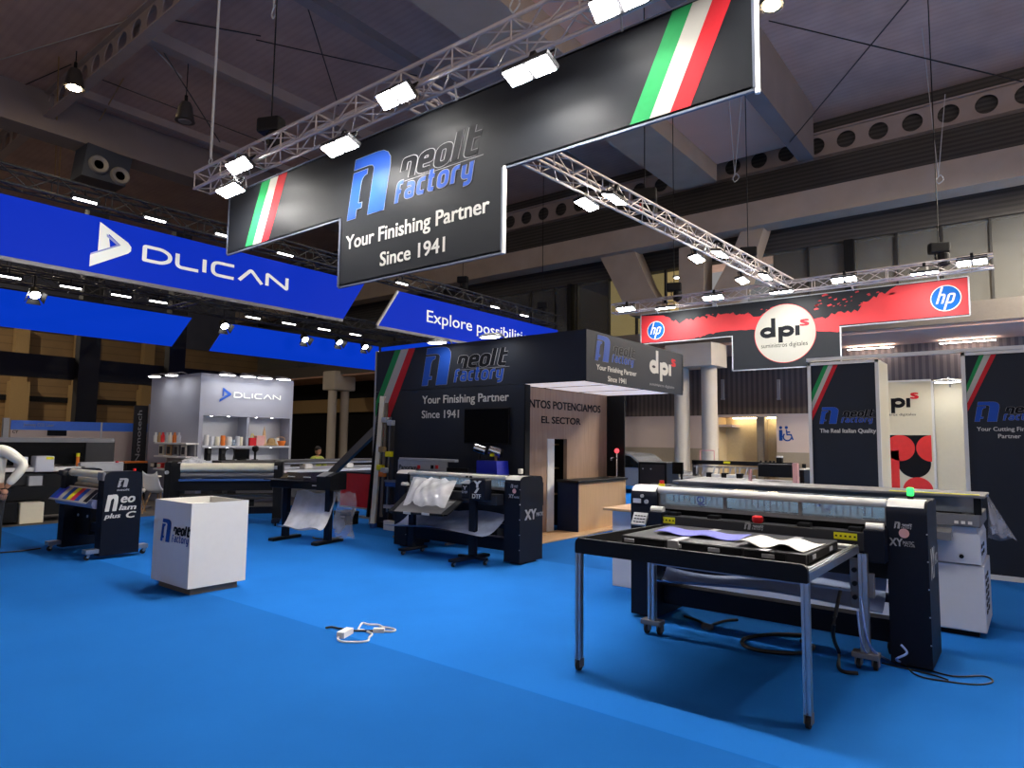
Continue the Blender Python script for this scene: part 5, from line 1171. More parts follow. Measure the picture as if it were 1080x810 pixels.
for z in (.2,.26,.32,.38,.44,.5,.7,.76):
    for y in (7.22,7.44): build(MB().box(-.405 if z < .6 else -.425,-.395 if z < .6 else -.415,y,y+.12,z,z+.03), 'vent', 'black', t, world=True)
# plastic bag hanging on its corner
a = onX(1042,521,-.42); 
mb = MB(); top = V((-.43,7.25,1.22)); Rn = []
f = lambda u, v: V((-.36+.03*math.sin(9*u+2)*v+.17*v*math.sin(PI*u), 7.12+.55*u*(.35+.65*v), 1.24-.34*v-.10*v*u+.015*math.sin(20*u)*v))
tag(build(MB().grid(f,20,10), 'plastic_bag', 'film_clear', None, smooth=True), 'clear plastic sheet hanging from the corner of the white flatbed cutter', 'bag')
# small desk at the left behind
t = thing('side_desk', 'small white pedestal with pale wooden top behind the large machine', 'pedestal', (-3.62,7.2,0))
build(MB().box(-3.93,-3.36,6.90,7.5,0,.86,.004), 'body', 'white_cool', t, world=True); build(MB().box(-4.02,-3.30,6.83,7.56,.86,.89,.004), 'top', 'wood_light', t, world=True)
tag(build(MB().lathe([(.0,.0),(.14,.0),(.15,.012),(.13,.02),(0,.02)],(-3.42,7.15,.891),20), 'dish', 'black', smooth=True), 'flat black dish on the wooden topped pedestal', 'dish')
# ---- machinery further back
YM = 12.6
t = thing('black_cabinet', 'tall black machine cabinet right of the bar tap', 'cabinet', (onY(690,500,YM).x,YM,0)); a, b = onY(673,500,YM).x, onY(703,500,YM).x; zt = onY(690,487.5,YM).z
build(MB().box(a,b,YM,YM+.6,.06,zt,.015), 'body', 'black', t, world=True); build(MB().box(a+.05,b-.05,YM-.012,YM,.3,zt-.05), 'door', 'dark_grey', t, world=True)
for x in (a+.12,a+.3): build(MB().cyl((x,YM-.025,zt-.14),(x,YM-.01,zt-.14),.015), 'bolt', 'light_grey', t, world=True)
build(MB().box(a+.1,b-.1,YM+.1,YM+.5,0,.06), 'foot', 'black', t, world=True)
a2, b2 = onY(707.5,500,YM+.05).x+.03, onY(717,500,YM+.05).x
t = thing('monitor_stand', 'black monitor on a stand beside the black machine cabinet', 'monitor', ((a2+b2)/2,YM+.3,0))
build(MB().box(a2,b2+.06,YM+.05,YM+.1,onY(710,500,YM).z,onY(710,487.5,YM).z), 'screen', 'black_gloss', t, world=True); build(MB().cyl((b2,YM+.3,.02),(b2,YM+.12,1.1),.025), 'stand', 'black', t, world=True); build(MB().box(a2+.05,b2+.2,YM+.1,YM+.5,0,.02), 'base', 'black', t, world=True)
YM = 12.0
xa, xb = onY(723,495,YM).x, onY(836,495,YM).x
t = thing('automatic_folder', 'black and white automatic machine with row of metal nozzles behind the cutter', 'machine', ((xa+xb)/2,YM+.4,0)); Z = lambda y: onY(780,y,YM).z
build(MB().box(xa,xb,YM+.1,YM+.9,.12,Z(507),.02), 'body', 'mid_grey', t, world=True)
for x in (xa+.15,xb-.15): build(MB().box(x-.06,x+.06,YM+.2,YM+.8,0,.12), 'foot', 'black', t, world=True)
build(MB().box(xa,xb,YM+.3,YM+.38,Z(491.5),Z(487)), 'gantry', 'black', t, world=True)
build(MB().box(xa+.05,onY(800,495,YM).x,YM+.27,YM+.31,Z(495),Z(492.8)), 'rail', 'alu', t, world=True)
for x in (xa+.05,xb-.05): build(MB().box(x-.04,x+.04,YM+.3,YM+.4,Z(505),Z(487)), 'upright', 'dark_grey', t, world=True)
for q in (729,736,748,753,757,765,770,775,783): 
    x = onY(q,497,YM).x; build(MB().cyl((x,YM+.28,Z(494)),(x+random.uniform(-.05,.05),YM+.22,Z(502)),.022,.012,8), 'nozzle', 'alu', t, world=True)
for q in (744,760,776): x = onY(q,504,YM).x; build(MB().box(x-.05,x+.05,YM+.15,YM+.3,Z(505),Z(500),.01), 'head', 'black', t, world=True)
for q in (752,768,786): x = onY(q,504,YM).x; build(MB().box(x-.09,x+.09,YM+.15,YM+.3,Z(505),Z(501.5),.008), 'block', 'white', t, world=True)
build(MB().box(onY(797,497,YM).x,xb-.04,YM+.12,YM+.6,Z(502),Z(488.5),.012), 'drive_box', 'black', t, world=True)
build(MB().box(xb-.03,xb+.05,YM+.1,YM+.2,.0,Z(487)), 'post', 'pink', t, world=True, label='pink end post'); x = onY(789,500,YM).x; build(MB().box(x-.03,x+.02,YM+.1,YM+.16,Z(508),Z(495)), 'post', 'pink', t, world=True, label='pink post')
build(MB().box(onY(757,489,YM).x,onY(764,489,YM).x,YM+.285,YM+.3,Z(489.8),Z(487.6)), 'sticker', 'yellow', t, world=True)
mb = MB(); x0, x1 = onY(731,480,YM).x, onY(746,480,YM).x; mb.bar((x0,YM+.34,Z(487)),(x0,YM+.34,Z(476)),.02).bar((x1,YM+.34,Z(487)),(x1,YM+.34,Z(476)),.015).bar((x0,YM+.34,Z(476)),(x1,YM+.34,Z(476)),.02); build(mb, 'wire_frame', 'pink', t, world=True)
x = onY(816,485,YM).x; build(MB().box(x-.05,x+.05,YM+.3,YM+.4,Z(488.5),Z(482),.01), 'canister', 'black', t, world=True); build(MB().box(x-.05,x+.05,YM+.3,YM+.4,Z(482),Z(480.3),.008), 'canister_cap', 'white', t, world=True)
for q in (796,801,806,810): x = onY(q,487,YM).x; build(MB().cyl((x,YM+.34,Z(488)),(x,YM+.34,Z(485.5)),.02), 'knob', 'dark_grey', t, world=True)
x0, x1 = onY(837.5,495,YM+.3).x+.09, onY(848,495,YM+.3).x
t = thing('control_cabinet', 'small black control cabinet with white top right of the pink post', 'cabinet', ((x0+x1)/2,YM+.5,0))
build(MB().box(x0,x1,YM+.3,YM+.75,.0,Z(494),.01), 'body', 'black', t, world=True); build(MB().box(x0,x1,YM+.3,YM+.75,Z(494),Z(492.5)), 'top', 'white', t, world=True); build(MB().cyl(((x0*2+x1)/3,YM+.5,Z(492.5)),((x0*2+x1)/3,YM+.5,Z(488)),.035), 'canister', 'black', t, world=True)
# car far behind
t = thing('car', 'silver car with dark windows parked far behind the bar', 'car', (-10.9,20.4,0))
side = rounded([(-2.1,.25),(2.1,.25),(2.15,.6),(1.9,.72),(1.05,.80),(.45,1.28),(-.6,1.34),(-1.5,1.2),(-2.05,.85)],[.1,.1,.1,.1,.1,.2,.3,.3,.2])
build(MB().prism([(x,-.85,z) for x,z in side],(0,1.7,0)), 'body', 'car_silver', t, smooth=True)
win = rounded([(-1.4,.84),(.92,.84),(.42,1.22),(-.6,1.28),(-1.35,1.14)],[.05,.05,.1,.2,.1])
build(MB().prism([(x,-.865,z) for x,z in win],(0,1.73,0)), 'window', 'glass_dark', t)
for x in (-1.3,1.35):
    for y in (-.86,.70): w_ = build(MB().cyl((x,y,.31),(x,y+.16,.31),.31,seg=24), 'wheel', 'rubber', t, smooth=True); build(MB().cyl((x,y-.01,.31),(x,y+.17,.31),.18,seg=18), 'rim', 'alu', w_)
# ---- roll laminator at the left (lettered end)
t = thing('roll_laminator', 'navy roll laminator with large white lettering on its end, printed sheet in its jaws', 'laminator', (-11.22,3.60,0), math.radians(3))
L, H, D = 1.36, 1.165, .50
for x in (0, L-.17):
    pts = rounded([(0,.045),(0,H),(D,H),(D,.045)],[0,.1,.1,0])
    c = build(MB().prism([(x,y,z) for y,z in pts],(.17,0,0)), 'cabinet', 'navy', t, smooth=True)
    build(MB().box(x+.02,x+.15,-.16,D+.14,.085,.14,.004), 'foot_bar', 'alu', t)
    for y in (-.12,D+.1): caster((x+.085,y,0), t, .034)
build(MB().box(L-.168,L-.002,-.02,.02,H-.12,H-.01,.01), 'front_cap', 'mid_grey', t)
build(MB().cyl((.17,.08,H-.05),(L-.17,.08,H-.05),.052,seg=20), 'upper_roll', 'roll_cream', t, smooth=True)
build(MB().cyl((.17,.22,H-.15),(L-.17,.22,H-.15),.075,seg=20), 'feed_roll', 'cream', t, smooth=True)
build(MB().cyl((.17,.16,.93),(L-.17,.16,.93),.05,seg=18), 'pressure_roll', 'plinth_wood', t, smooth=True)
build(MB().box(.0,.17,-.05,.05,H-.1,H-.02,.02), 'end_knob', 'dark_grey', t)
build(MB().cyl((.02,-.01,.72),(L-.17,-.01,.72),.06,seg=20), 'takeup_roll', 'roll_lilac', t, smooth=True, label='lilac take-up roll')
build(MB().box(.17,L-.17,.18,.30,.30,.42), 'cross_beam', 'navy', t); build(MB().box(.17,.62,.16,.36,.24,.62,.01), 'motor_box', 'black', t)
build(MB().box(.17,L-.17,.10,.3,.86,.90), 'table', 'black', t)
for x in (.25,.55): build(MB().cyl((x,.15,.5),(x,.165,.5),.02,seg=10), 'bolt', 'light_grey', t)
pc = lambda u, v: V((-.02+1.20*u+.03*v, .06-.21*v, .925-.15*v-.04*v*v))
sheet = build(MB().grid(lambda u,v: pc(u,v),24,8), 'printed_sheet', 'paper', t, smooth=True, solid=.003, label='printed sheet with coloured bands')
cols = ('logo_blue','blue_plastic','flag_white','logo_navy','yellow','button_red','logo_blue','flag_white','black')
random.seed(5)
for k in range(len(cols)*1):
    u0, u1 = k/len(cols), (k+1)/len(cols)
    build(MB().grid(lambda u,v: pc(u0+(u1-u0)*u, .12+.8*v)+V((0,0,.004)),3,6), 'printed_band', cols[k], sheet, smooth=True)
pl = Pl((L,0,0),(0,1,0),(0,0,1))
f = lambda a, b: (.17+.17*(a+.14*b), .95+.12*b)
shape(pl, [[f(a,b) for a,b in ICON_A],[f(a,b) for a,b in ICON_B]], 'emblem', 'print_grey', t, .003, False)
text(pl,'neolt',(.17,.90,.33,.93),'lettering','print_grey',t,.003,False,bold=.02)
text(pl,'n',(.04,.64,.18,.95),'lettering','print_white',t,.003,False,bold=.035,shear=.2)
text(pl,'eo',(.23,.74,.41,.86),'lettering','print_white',t,.003,False,bold=.03,shear=.2); text(pl,'lam',(.21,.64,.43,.71),'lettering','print_white',t,.003,False,bold=.03,shear=.2)
text(pl,'plus',(.03,.54,.23,.60),'lettering','print_white',t,.003,False,bold=.03,shear=.2); text(pl,'C',(.31,.53,.43,.61),'lettering','print_white',t,.003,False,bold=.03,shear=.2)
build(MB().cyl((L-.08,.42,H),(L-.08,.42,H+.03),.02), 'stop_button', 'button_red', t)
# ---- second roll laminator
t = thing('roll_laminator', 'long black roll laminator with thick cream roll, behind the white counter', 'laminator', (-12.55,5.78,0), math.radians(54))
L, H, D = 1.95, 1.20, .5
for x in (0, L-.16):
    pts = rounded([(0,.12),(0,H),(D,H),(D,.12)],[0,.12,.1,0]); build(MB().prism([(x,y,z) for y,z in pts],(.16,0,0)), 'cabinet', 'black', t, smooth=True)
    build(MB().box(x+.01,x+.15,-.25,D+.2,.06,.13,.006), 'foot', 'navy', t)
    for y in (-.2,D+.15): caster((x+.08,y,0), t, .028)
build(MB().box(-.12,0,.02,.46,.12,1.18,.03), 'drive_box', 'black', t); build(MB().cyl((-.07,-.01,.99),(-.07,.025,.99),.035,seg=16), 'badge', 'light_grey', t)
build(MB().cyl((.16,.05,H-.12),(L-.16,.05,H-.12),.085,seg=24), 'upper_roll', 'roll_cream', t, smooth=True, label='thick cream film roll')
build(MB().cyl((L-.24,.05,H-.12),(L-.1,.05,H-.12),.06), 'roll_chuck', 'light_grey', t)
build(MB().cyl((.16,.08,H-.26),(L-.16,.08,H-.26),.06,seg=20), 'lower_roll', 'mid_grey', t, smooth=True)
build(MB().box(.16,L-.16,-.14,.1,.84,.87), 'feed_table', 'blue_tray', t, label='blue feed table'); build(MB().box(.16,L-.16,-.10,.2,.66,.84), 'front_beam', 'black', t)
build(MB().cyl((.16,.1,.56),(L-.16,.1,.56),.035,seg=14), 'takeup_roll', 'plinth_wood', t, smooth=True); build(MB().box(.16,L-.16,.15,.27,.2,.33), 'cross_beam', 'navy', t)
f = lambda u, v: V((.10+.5*u, .02+.25*v, H-.04+.10*math.sin(PI*u)*math.sin(PI*v)+.025*math.sin(17*u+9*v)*math.sin(13*v)))
o = build(MB().grid(f,22,12), 'plastic_wrap', 'film_milky', None, smooth=True); o.location = (-12.55,5.78,0); o.rotation_euler = (0,0,math.radians(54)); tag(o, 'crumpled plastic wrap lying on the left end of the black laminator', 'film')
# ---- plotter on legs
t = thing('plotter', 'black wide plotter on navy T legs with plastic catch basket', 'plotter', (-9.75,6.38,0), math.radians(12))
for x in (0,.90):
    build(MB().box(x-.05,x+.05,-.03,.05,.05,.84), 'leg', 'navy', t); build(MB().box(x-.06,x+.06,-.30,.32,.0,.05,.01), 'foot', 'black', t)
build(MB().box(.05,.85,-.02,.03,.36,.44), 'cross_bar', 'navy', t)
build(MB().box(-.22,1.06,-.16,.2,.84,.97,.02), 'body', 'black', t); build(MB().prism([(-.05,-.16,.97),(-.05,.2,.97),(-.05,.2,1.07),(-.05,.05,1.09),(-.05,-.1,1.0)],(.86,0,0)), 'lid', 'black_gloss', t)
build(MB().prism([(.80,-.18,.84),(.80,.2,.84),(.80,.2,1.10),(.80,.02,1.12),(.80,-.18,1.06)],(.28,0,0)), 'control_housing', 'black', t); build(MB().prism([(.80,-.185,1.05),(.80,.0,1.115),(.80,-.0,1.122),(.80,-.19,1.06)],(.18,0,0)), 'control_panel', 'mid_grey', t)
build(MB().box(-.3,.5,-.22,-.1,.965,.98), 'paper_table', 'dark_grey', t); build(MB().box(.7,.8,-.168,-.16,.90,.915), 'name_plate', 'light_grey', t)
for x in (.12,.45): build(MB().box(x,x+.14,-.105,-.09,1.02,1.035), 'lid_mark', 'light_grey', t)
f = lambda u, v: V((.12+.85*u+.06*v, .12-.5*v, .78-.55*math.sin(PI*v*.62)+.02*math.sin(9*u)))
build(MB().grid(f,18,10), 'catch_basket', 'film_milky', t, smooth=True, label='milky plastic catch basket')
f = lambda u, v: V((1.0+.22*u+.04*math.sin(7*v), .05+.2*u, .80-.72*v+.02*math.sin(12*u)))
build(MB().grid(f,10,10), 'plastic_side', 'film_clear', t, smooth=True)
tag(build(MB().tube([(-9.5,6.75,.012),(-9.3,6.68,.02),(-9.1,6.8,.012),(-9.0,6.72,.04)],.014,6).box(-9.16,-8.98,6.74,6.84,0,.05,.01), 'floor_cable', 'steel_dark'), 'grey cable with connector on the carpet under the plotter', 'cable')
# ---- red skirted table, black toolbox, vertical cutter
t = thing('red_table', 'low table with flat red front panel beside the vertical cutter', 'table', (-11.0,8.6,0))
a, b = px(PY(8.5),359,520)[0], px(PY(8.5),391.5,520)[0]; zb, zt = px(PY(8.5),375,534.5)[1], px(PY(8.5),375,499.5)[1]
build(MB().box(a,b,8.5,8.53,zb,zt), 'front_panel', 'red', t, world=True, label='flat red front panel'); build(MB().box(a,b,8.5,9.1,zt,zt+.03), 'top', 'dark_grey', t, world=True); build(MB().box(a,b,8.49,8.53,zb-.03,zb), 'rail', 'light_grey', t, world=True)
for x in (a+.35,b-.08):
    build(MB().box(x-.03,x+.03,8.55,8.6,0,zb), 'leg', 'light_grey', t, world=True); build(MB().box(x-.03,x+.03,8.98,9.03,0,zt), 'leg', 'light_grey', t, world=True)
build(MB().box(a+.35,b-.08,8.56,8.59,.10,.15), 'stretcher', 'light_grey', t, world=True)
t = thing('toolbox', 'black toolbox with white lettering on the carpet below the red panel', 'box', (-10.62,8.30,0))
build(MB().box(-.22,.18,-.15,.15,0,.22,.015), 'body', 'black', t); build(MB().box(-.23,.19,-.155,.155,.20,.25,.01), 'lid', 'steel_dark', t)
wp = Pl((0,-.15,0),(1,0,0),(0,0,1)); text(wp,'FLEXEPOX',(-.19,.14,.15,.17),'lettering','print_grey',t,.003,False,bold=.02); text(wp,'sil',(-.08,.06,.06,.10),'lettering','print_grey',t,.003,False,bold=.02)
def vcut():
    base = onY(394,550,8.3); Yv = 8.3
    q = lambda x, y, dy=0: onY(x,y,Yv+dy)
    t = thing('vertical_cutter', 'tall upright panel cutter with pale post leaning by the flag wall', 'panel cutter', (base.x,Yv,0))
    p0, p1 = q(393.5,551), q(404,418,.05); p0.z = .06
    build(MB().bar(p0,p1,.075,.09), 'main_post', 'roll_cream', t, world=True, label='pale slanted main post')
    build(MB().cyl((p0.x,p0.y,0),(p0.x,p0.y,.08),.06,.07), 'foot', 'blue_tray', t, world=True)
    build(MB().bar(q(402,545,.08),q(408,425,.1),.05,.05), 'guide_rail', 'plinth_wood', t, world=True); build(MB().bar(q(408,540,.1),q(412,440,.1),.03,.03), 'guide_rail', 'alu', t, world=True)
    build(MB().bar(q(388,545,.12),q(400.5,425,.1),.05,.05), 'rear_post', 'black', t, world=True); build(MB().bar(q(410.5,548,.1),q(414.5,445,.1),.07,.04), 'side_rail', 'steel_dark', t, world=True)
    for (x, y), m in (((404,474),'tan'),((404,500),'orange'),((402,493),'yellow'),((406,496),'light_grey'),((411,479),'yellow'),((407,443),'light_grey'),((413,446),'light_grey')):
        c = q(x,y,.03); build(MB().box(c.x-.07,c.x+.07,c.y-.06,c.y+.03,c.z-.05,c.z+.05,.012), 'carriage_block', m, t, world=True)
    a = q(405,507,.02); build(MB().box(a.x,a.x+.32,a.y,a.y+.12,a.z-.02,a.z+.02), 'support_arm', 'alu', t, world=True); build(MB().box(a.x+.04,a.x+.34,a.y-.01,a.y+.1,a.z-.10,a.z-.02), 'tool_tray', 'blue_tray', t, world=True)
    a = q(404,534,.02); build(MB().box(a.x,a.x+.36,a.y,a.y+.12,a.z-.03,a.z+.03), 'lower_arm', 'light_grey', t, world=True)
    a = q(405,552,-.05); build(MB().box(a.x,a.x+.36,a.y-.02,a.y+.08,0,.17,.01), 'base_box', 'white', t, world=True)
    a = q(398,548,.08); build(MB().box(a.x,a.x+.5,a.y,a.y+.12,.0,.1), 'base', 'black', t, world=True)
    a, b = q(398,452,.35), q(348,501,.9)
    build(MB().bar(a,b,.08,.17), 'brace', 'steel_dark', t, world=True, label='wide dark slanting brace'); build(MB().bar(b,V((b.x,b.y,0)),.06,.06), 'brace_leg', 'black', t, world=True)
vcut()
# ---- board and blue tool stand behind the central machine
YS = 7.85; pl = PY(YS)
r = pxrect(pl,419.5,502,481,487); r2 = px(pl,471,490)
t = thing('sign_board', 'pale grey lettered board standing behind the central cutting machine', 'sign', ((r[0]+r[2])/2,YS,0))
build(MB().box(r[0],r2[0],YS,YS+.03,.55,r[3]), 'board', 'light_grey', t, world=True); build(MB().box(r[0]+.05,r[2],YS-.03,YS+.06,r[3]-.01,r[3]+.035,.008), 'top_bar', 'light_grey', t, world=True)
build(MB().box(r2[0],r[2]+.25,YS,YS+.03,.55,r[3]-.1), 'side_panel', 'black', t, world=True)
for x in (r[0]+.1,r[2]-.05): build(MB().box(x-.02,x+.02,YS,YS+.03,0,.56).box(x-.02,x+.02,YS-.15,YS+.18,0,.03), 'leg', 'mid_grey', t, world=True)
text(pl,'Panorama',(px(pl,421,495)[0],px(pl,421,494.5)[1],px(pl,442,494)[0],px(pl,421,490)[1]),'lettering','print_dark',t,bold=.02)
for (x, m) in ((442,'button_red'),(456,'print_dark'),(461,'button_red')):
    c = px(pl,x,492.5); build(MB().box(c[0]-.03,c[0]+.03,YS-.012,YS,c[1]-.03,c[1]+.03), 'mark', m, t, world=True)
YS = 8.15
a, b = onY(502.5,495,YS), onY(526,486.5,YS)
t = thing('tool_stand', 'bright blue stand with two silver tool heads under the television', 'stand', ((a.x+b.x)/2,YS,0))
build(MB().prism([(a.x,YS,.5),(b.x+.03,YS,.5),(b.x-.05,YS,b.z),(a.x,YS,b.z)],(0,.3,0)), 'box', 'blue_plastic', t, world=True); build(MB().box(a.x+.05,b.x-.05,YS+.05,YS+.25,0,.5), 'pedestal', 'black', t, world=True)
for (x, y, lx), lab in zip(((507,473.5,505),(523,476,523)),('l','r')):
    c = onY(x,y,YS+.15); ft = onY(lx,487,YS+.15)
    build(MB().bar((ft.x,YS+.15,b.z-.02),(c.x,YS+.15,c.z-.05),.035,.025), 'neck', 'tan' if lab == 'r' else 'dark_grey', t, world=True)
    h = build(MB().cyl((c.x-.09,YS+.10,c.z+.03),(c.x+.07,YS+.20,c.z-.03),.075,.08,18), 'tool_head', 'chrome', t, world=True, smooth=True)
    build(MB().cyl((c.x+.07,YS+.17,c.z-.02),(c.x+.10,YS+.20,c.z-.03),.07,.07,18), 'rim', 'black', h, world=True)
    if lab == 'r': build(MB().box(c.x-.05,c.x+.01,YS+.06,YS+.1,c.z-.08,c.z-.04), 'sticker', 'yellow', h, world=True)
p0 = onZ(565,566); t = thing('stand_post', 'thin grey upright stand between the central machine and the doorway', 'stand', (-6.75,9.35,0)); build(MB().box(-.03,.03,-.2,.2,.0,.03).box(-.02,.02,-.02,.02,.03,.55), 'post', 'light_grey', t); build(MB().box(-.025,.03,-.08,.08,.55,.95,.01), 'holder', 'black', t)

# ================================================================== LEFT BACKGROUND
def pbx(pl, a, b, depth, name, m, parent, bev=0, label=None):   # box whose front face fills the two photo corners on plane pl
    r = pxrect(pl, *a, *b); n = pl.n
    if abs(n.x) > .5: mb = MB().box(pl.o.x-depth,pl.o.x,r[0],r[2],r[1],r[3],bev)
    else: mb = MB().box(r[0],r[2],pl.o.y,pl.o.y+depth,r[1],r[3],bev)
    return build(mb, name, m, parent, world=True, label=label)
XP = -15.0; pl = PX(XP); pl2 = PX(XP-.35)
t = thing('wide_printer', 'very wide black hooded printer with white carriage behind the person', 'printer', (XP-.6,4.3,0))
pbx(pl2,(-40,492),(121,465),1.0,'hood','black_gloss',t,.02); pbx(PX(XP-.3),(-40,466),(121,462.5),1.1,'hood_lip','mid_grey',t)
pbx(PX(XP-.33),(89,499),(121.5,465),.3,'hood_flap','dark_grey',t,.01)
pbx(PX(XP-.1),(-40,499),(90,492),1.0,'bed','white',t); pbx(PX(XP-.1),(83,515),(131,487),1.1,'control_end','light_grey',t,.02)
pbx(PX(XP-.05),(37,498),(58,481),.3,'carriage','white_cool',t,.02); pbx(PX(XP-.04),(49,484.5),(57,481.8),.02,'carriage_label','yellow',t); pbx(PX(XP-.06),(18,497),(30,482),.25,'print_unit','white_cool',t,.01)
pbx(PX(XP-.15),(-40,514),(46,499),.9,'front_apron','dark_grey',t); pbx(PX(XP-.05),(30,513),(45,502),.2,'paper_stack','light_grey',t)
pbx(PX(XP),(-40,531),(47,512),1.0,'lower_body','black',t); pbx(PX(XP+.2),(20,553),(47,529.5),.5,'ink_cabinet','cream',t,.01,'cream lower cabinet'); pbx(PX(XP+.15),(-10,553),(20,529.5),.5,'ink_cabinet','black',t,.01)
r = pxrect(pl,20,553,47,529); build(MB().box(XP-.9,XP-.1,-1.2,5.4,0,r[1]+.02), 'plinth', 'black', t, world=True)
build(MB().box(XP-.9,XP-.2,1.0,5.1,.1,.9), 'rear_body', 'black', t, world=True)
c = px(pl,125,494); build(MB().lathe([(.03,0),(.03,.03),(0,.04)],(XP-.09,c[0],px(PX(XP-.1),126,488)[1]),12), 'stop_button', 'button_red', t, world=True)
c = onX(82,485,XP-.25); build(MB().cyl((XP-.25,c.y,1.0),(XP-.25,c.y,1.22),.03), 'signal_lamp', 'orange', t, world=True); build(MB().cyl((XP-.25,c.y,1.22),(XP-.25,c.y,1.29),.032), 'signal_cap', 'yellow', t, world=True)
XQ = -20.0; pl = PX(XQ)
t = thing('sign_wall', 'long sign wall with a blue lettered stripe behind the wide printer', 'sign wall', (XQ,7,0))
za, zb, zc = px(pl,12,443)[1], px(pl,12,453)[1], px(pl,12,461)[1]; y0, y1 = px(pl,11.5,450)[0], px(pl,178,450)[0]; ym = px(pl,107,450)[0]
build(MB().box(XQ-.05,XQ,y0,y1,zb,za), 'blue_stripe', mat('stripe_blue', s(62,108,205), .5, emit=.12, ec=(.03,.12,.5)), t, world=True); build(MB().box(XQ-.05,XQ-.005,y0,y1,0,zb), 'white_panel', 'partition', t, world=True)
build(MB().box(XQ-.05,XQ+.01,ym-.02,ym+.02,zc,za), 'joint', 'white', t, world=True)
build(MB().box(XQ-.1,XQ+.03,y0-.16,y0-.04,0,za+.05), 'end_post', 'light_grey', t, world=True)
text(pl,'Jomway CO2 Laser',(px(pl,24.5,450)[0],px(pl,24.5,449.2)[1],px(pl,57,450)[0],px(pl,24.5,446)[1]),'lettering','print_grey',t,bold=.01)
text(pl,'CY',(px(pl,13,456)[0],px(pl,13,456.8)[1],px(pl,19,456)[0],px(pl,13,453.8)[1]),'lettering','print_dark',t,bold=.02)
r = pxrect(pl,49.5,459.5,70.5,454); shape(pl,[[(r[0],r[1]),(r[2],r[1]),(r[2],r[3]),(r[0],r[3])]],'dark_label','print_dark',t)
t = thing('flag_banner', 'tall dark roll up banner with vertical lettering left of the grey kiosk', 'banner', (-19.2,9.8,0)); pl = PX(-19.2)
r = pxrect(pl,138,495,156.5,428); build(MB().box(-19.23,-19.2,r[0],r[2],.1,r[3]), 'panel', 'dark_grey', t, world=True); build(MB().box(-19.4,-19.0,r[0],r[2],0,.1,.02), 'base', 'mid_grey', t, world=True); build(MB().cyl((-19.25,r[2]+.05,0),(-19.25,r[2]+.05,r[3]+.05),.02), 'pole', 'light_grey', t, world=True)
a = px(pl,142,487); b = px(pl,150,433); text(pl,'Nomotech',(a[0],a[1],b[0],b[1]),'lettering','print_grey',t,bold=.01,rot90=True)
t = thing('low_shelf', 'low dark shelf with an orange edge between the wide printer and the kiosk', 'shelf', (-18.4,7,0)); pl = PX(-18.3)
pbx(pl,(132,488.5),(156,486.5),.4,'top_edge','orange',t); pbx(PX(-18.32),(132,520),(156,488.5),.35,'body','black',t); r = pxrect(pl,132,520,156,488); build(MB().box(-18.6,-18.4,r[0],r[2],0,r[1]+.01), 'plinth', 'black', t, world=True)
# white shell chairs
def chair(p, rz, lab):
    t = thing('shell_chair', lab, 'chair', p, rz, 'white shell chairs left of the black laminator')
    f = lambda u, v: V(((u-.5)*(.46-.10*abs(v-.5)*2*(v>.6)), -.2+.42*min(v/.55,1)+.10*max(0,(v-.55)/.45), .45-.04*math.sin(PI*min(v/.5,1))+.07*(2*abs(u-.5))**2.5+(.38*max(0,(v-.5)/.5)**1.1)))
    build(MB().grid(f,12,16), 'shell', 'white', t, smooth=True, solid=.012)
    for a in (-1,1):
        for b in (-1,1): build(MB().cyl((a*.13,b*.11,.43),(a*.22,b*.21,0),.018,.012,8), 'leg', 'wood_light', t)
    build(MB().bar((-.15,-.13,.40),(.15,.13,.40),.012).bar((-.15,.13,.40),(.15,-.13,.40),.012), 'brace', 'black', t)
p = onZ(167,540); chair((p.x,p.y,0), math.radians(205), 'white shell chair with wooden legs just left of the black laminator')
p = onZ(150,541); chair((p.x-.1,p.y-.15,0), math.radians(150), 'white shell chair with wooden legs half hidden by the lettered laminator')
t = thing('round_table', 'small white table behind the white shell chairs', 'table', (-16.4,6.9,0)); build(MB().lathe([(0,.70),(.4,.70),(.41,.715),(.4,.73),(0,.73)],seg=24), 'top', 'white', t); build(MB().cyl((0,0,.02),(0,0,.7),.03), 'column', 'alu', t); build(MB().lathe([(.24,0),(.22,.02),(0,.03)],seg=20), 'base', 'alu', t)
# long flatbed printer in front of the kiosk, with monitor and tools
t = thing('flatbed_printer', 'long dark flatbed printer with rail and white bed in front of the kiosk', 'printer', (-14.2,10.0,0))
build(MB().box(-15.0,-13.5,7.6,13.2,.3,.86,.01), 'body', 'dark_grey', t, world=True); build(MB().box(-15.0,-13.45,7.5,13.3,.86,.92,.008), 'bed', 'white_cool', t, world=True)
build(MB().box(-14.0,-13.6,7.3,13.5,1.03,1.15,.015), 'gantry', 'steel_dark', t, world=True)
build(MB().box(-13.62,-13.59,7.35,13.45,1.06,1.08), 'gantry_rail', 'alu', t, world=True)
for y in (7.35,13.35): build(MB().box(-14.0,-13.6,y,y+.12,.3,1.03), 'gantry_leg', 'black', t, world=True)
for y in (9.3,10.5): build(MB().box(-13.75,-13.5,y,y+.22,.93,1.05,.03), 'print_head', 'white', t, world=True)
for y in (8,12.8): build(MB().box(-14.9,-14.6,y-.1,y+.1,0,.3).box(-13.9,-13.6,y-.1,y+.1,0,.3), 'leg', 'black', t, world=True)
zg = 1.15
p = onX(254.5,491,-13.8); t = thing('monitor', 'black monitor standing on the dark flatbed printer in front of the kiosk', 'monitor', (-13.8,p.y,zg)); build(MB().box(-.02,.02,-.17,.17,.03,.24,.006), 'screen', 'black_gloss', t); build(MB().box(-.025,.015,-.18,.18,.02,.25,.01), 'bezel', 'dark_grey', t); build(MB().box(-.08,.08,-.07,.07,0,.02), 'base', 'black', t)
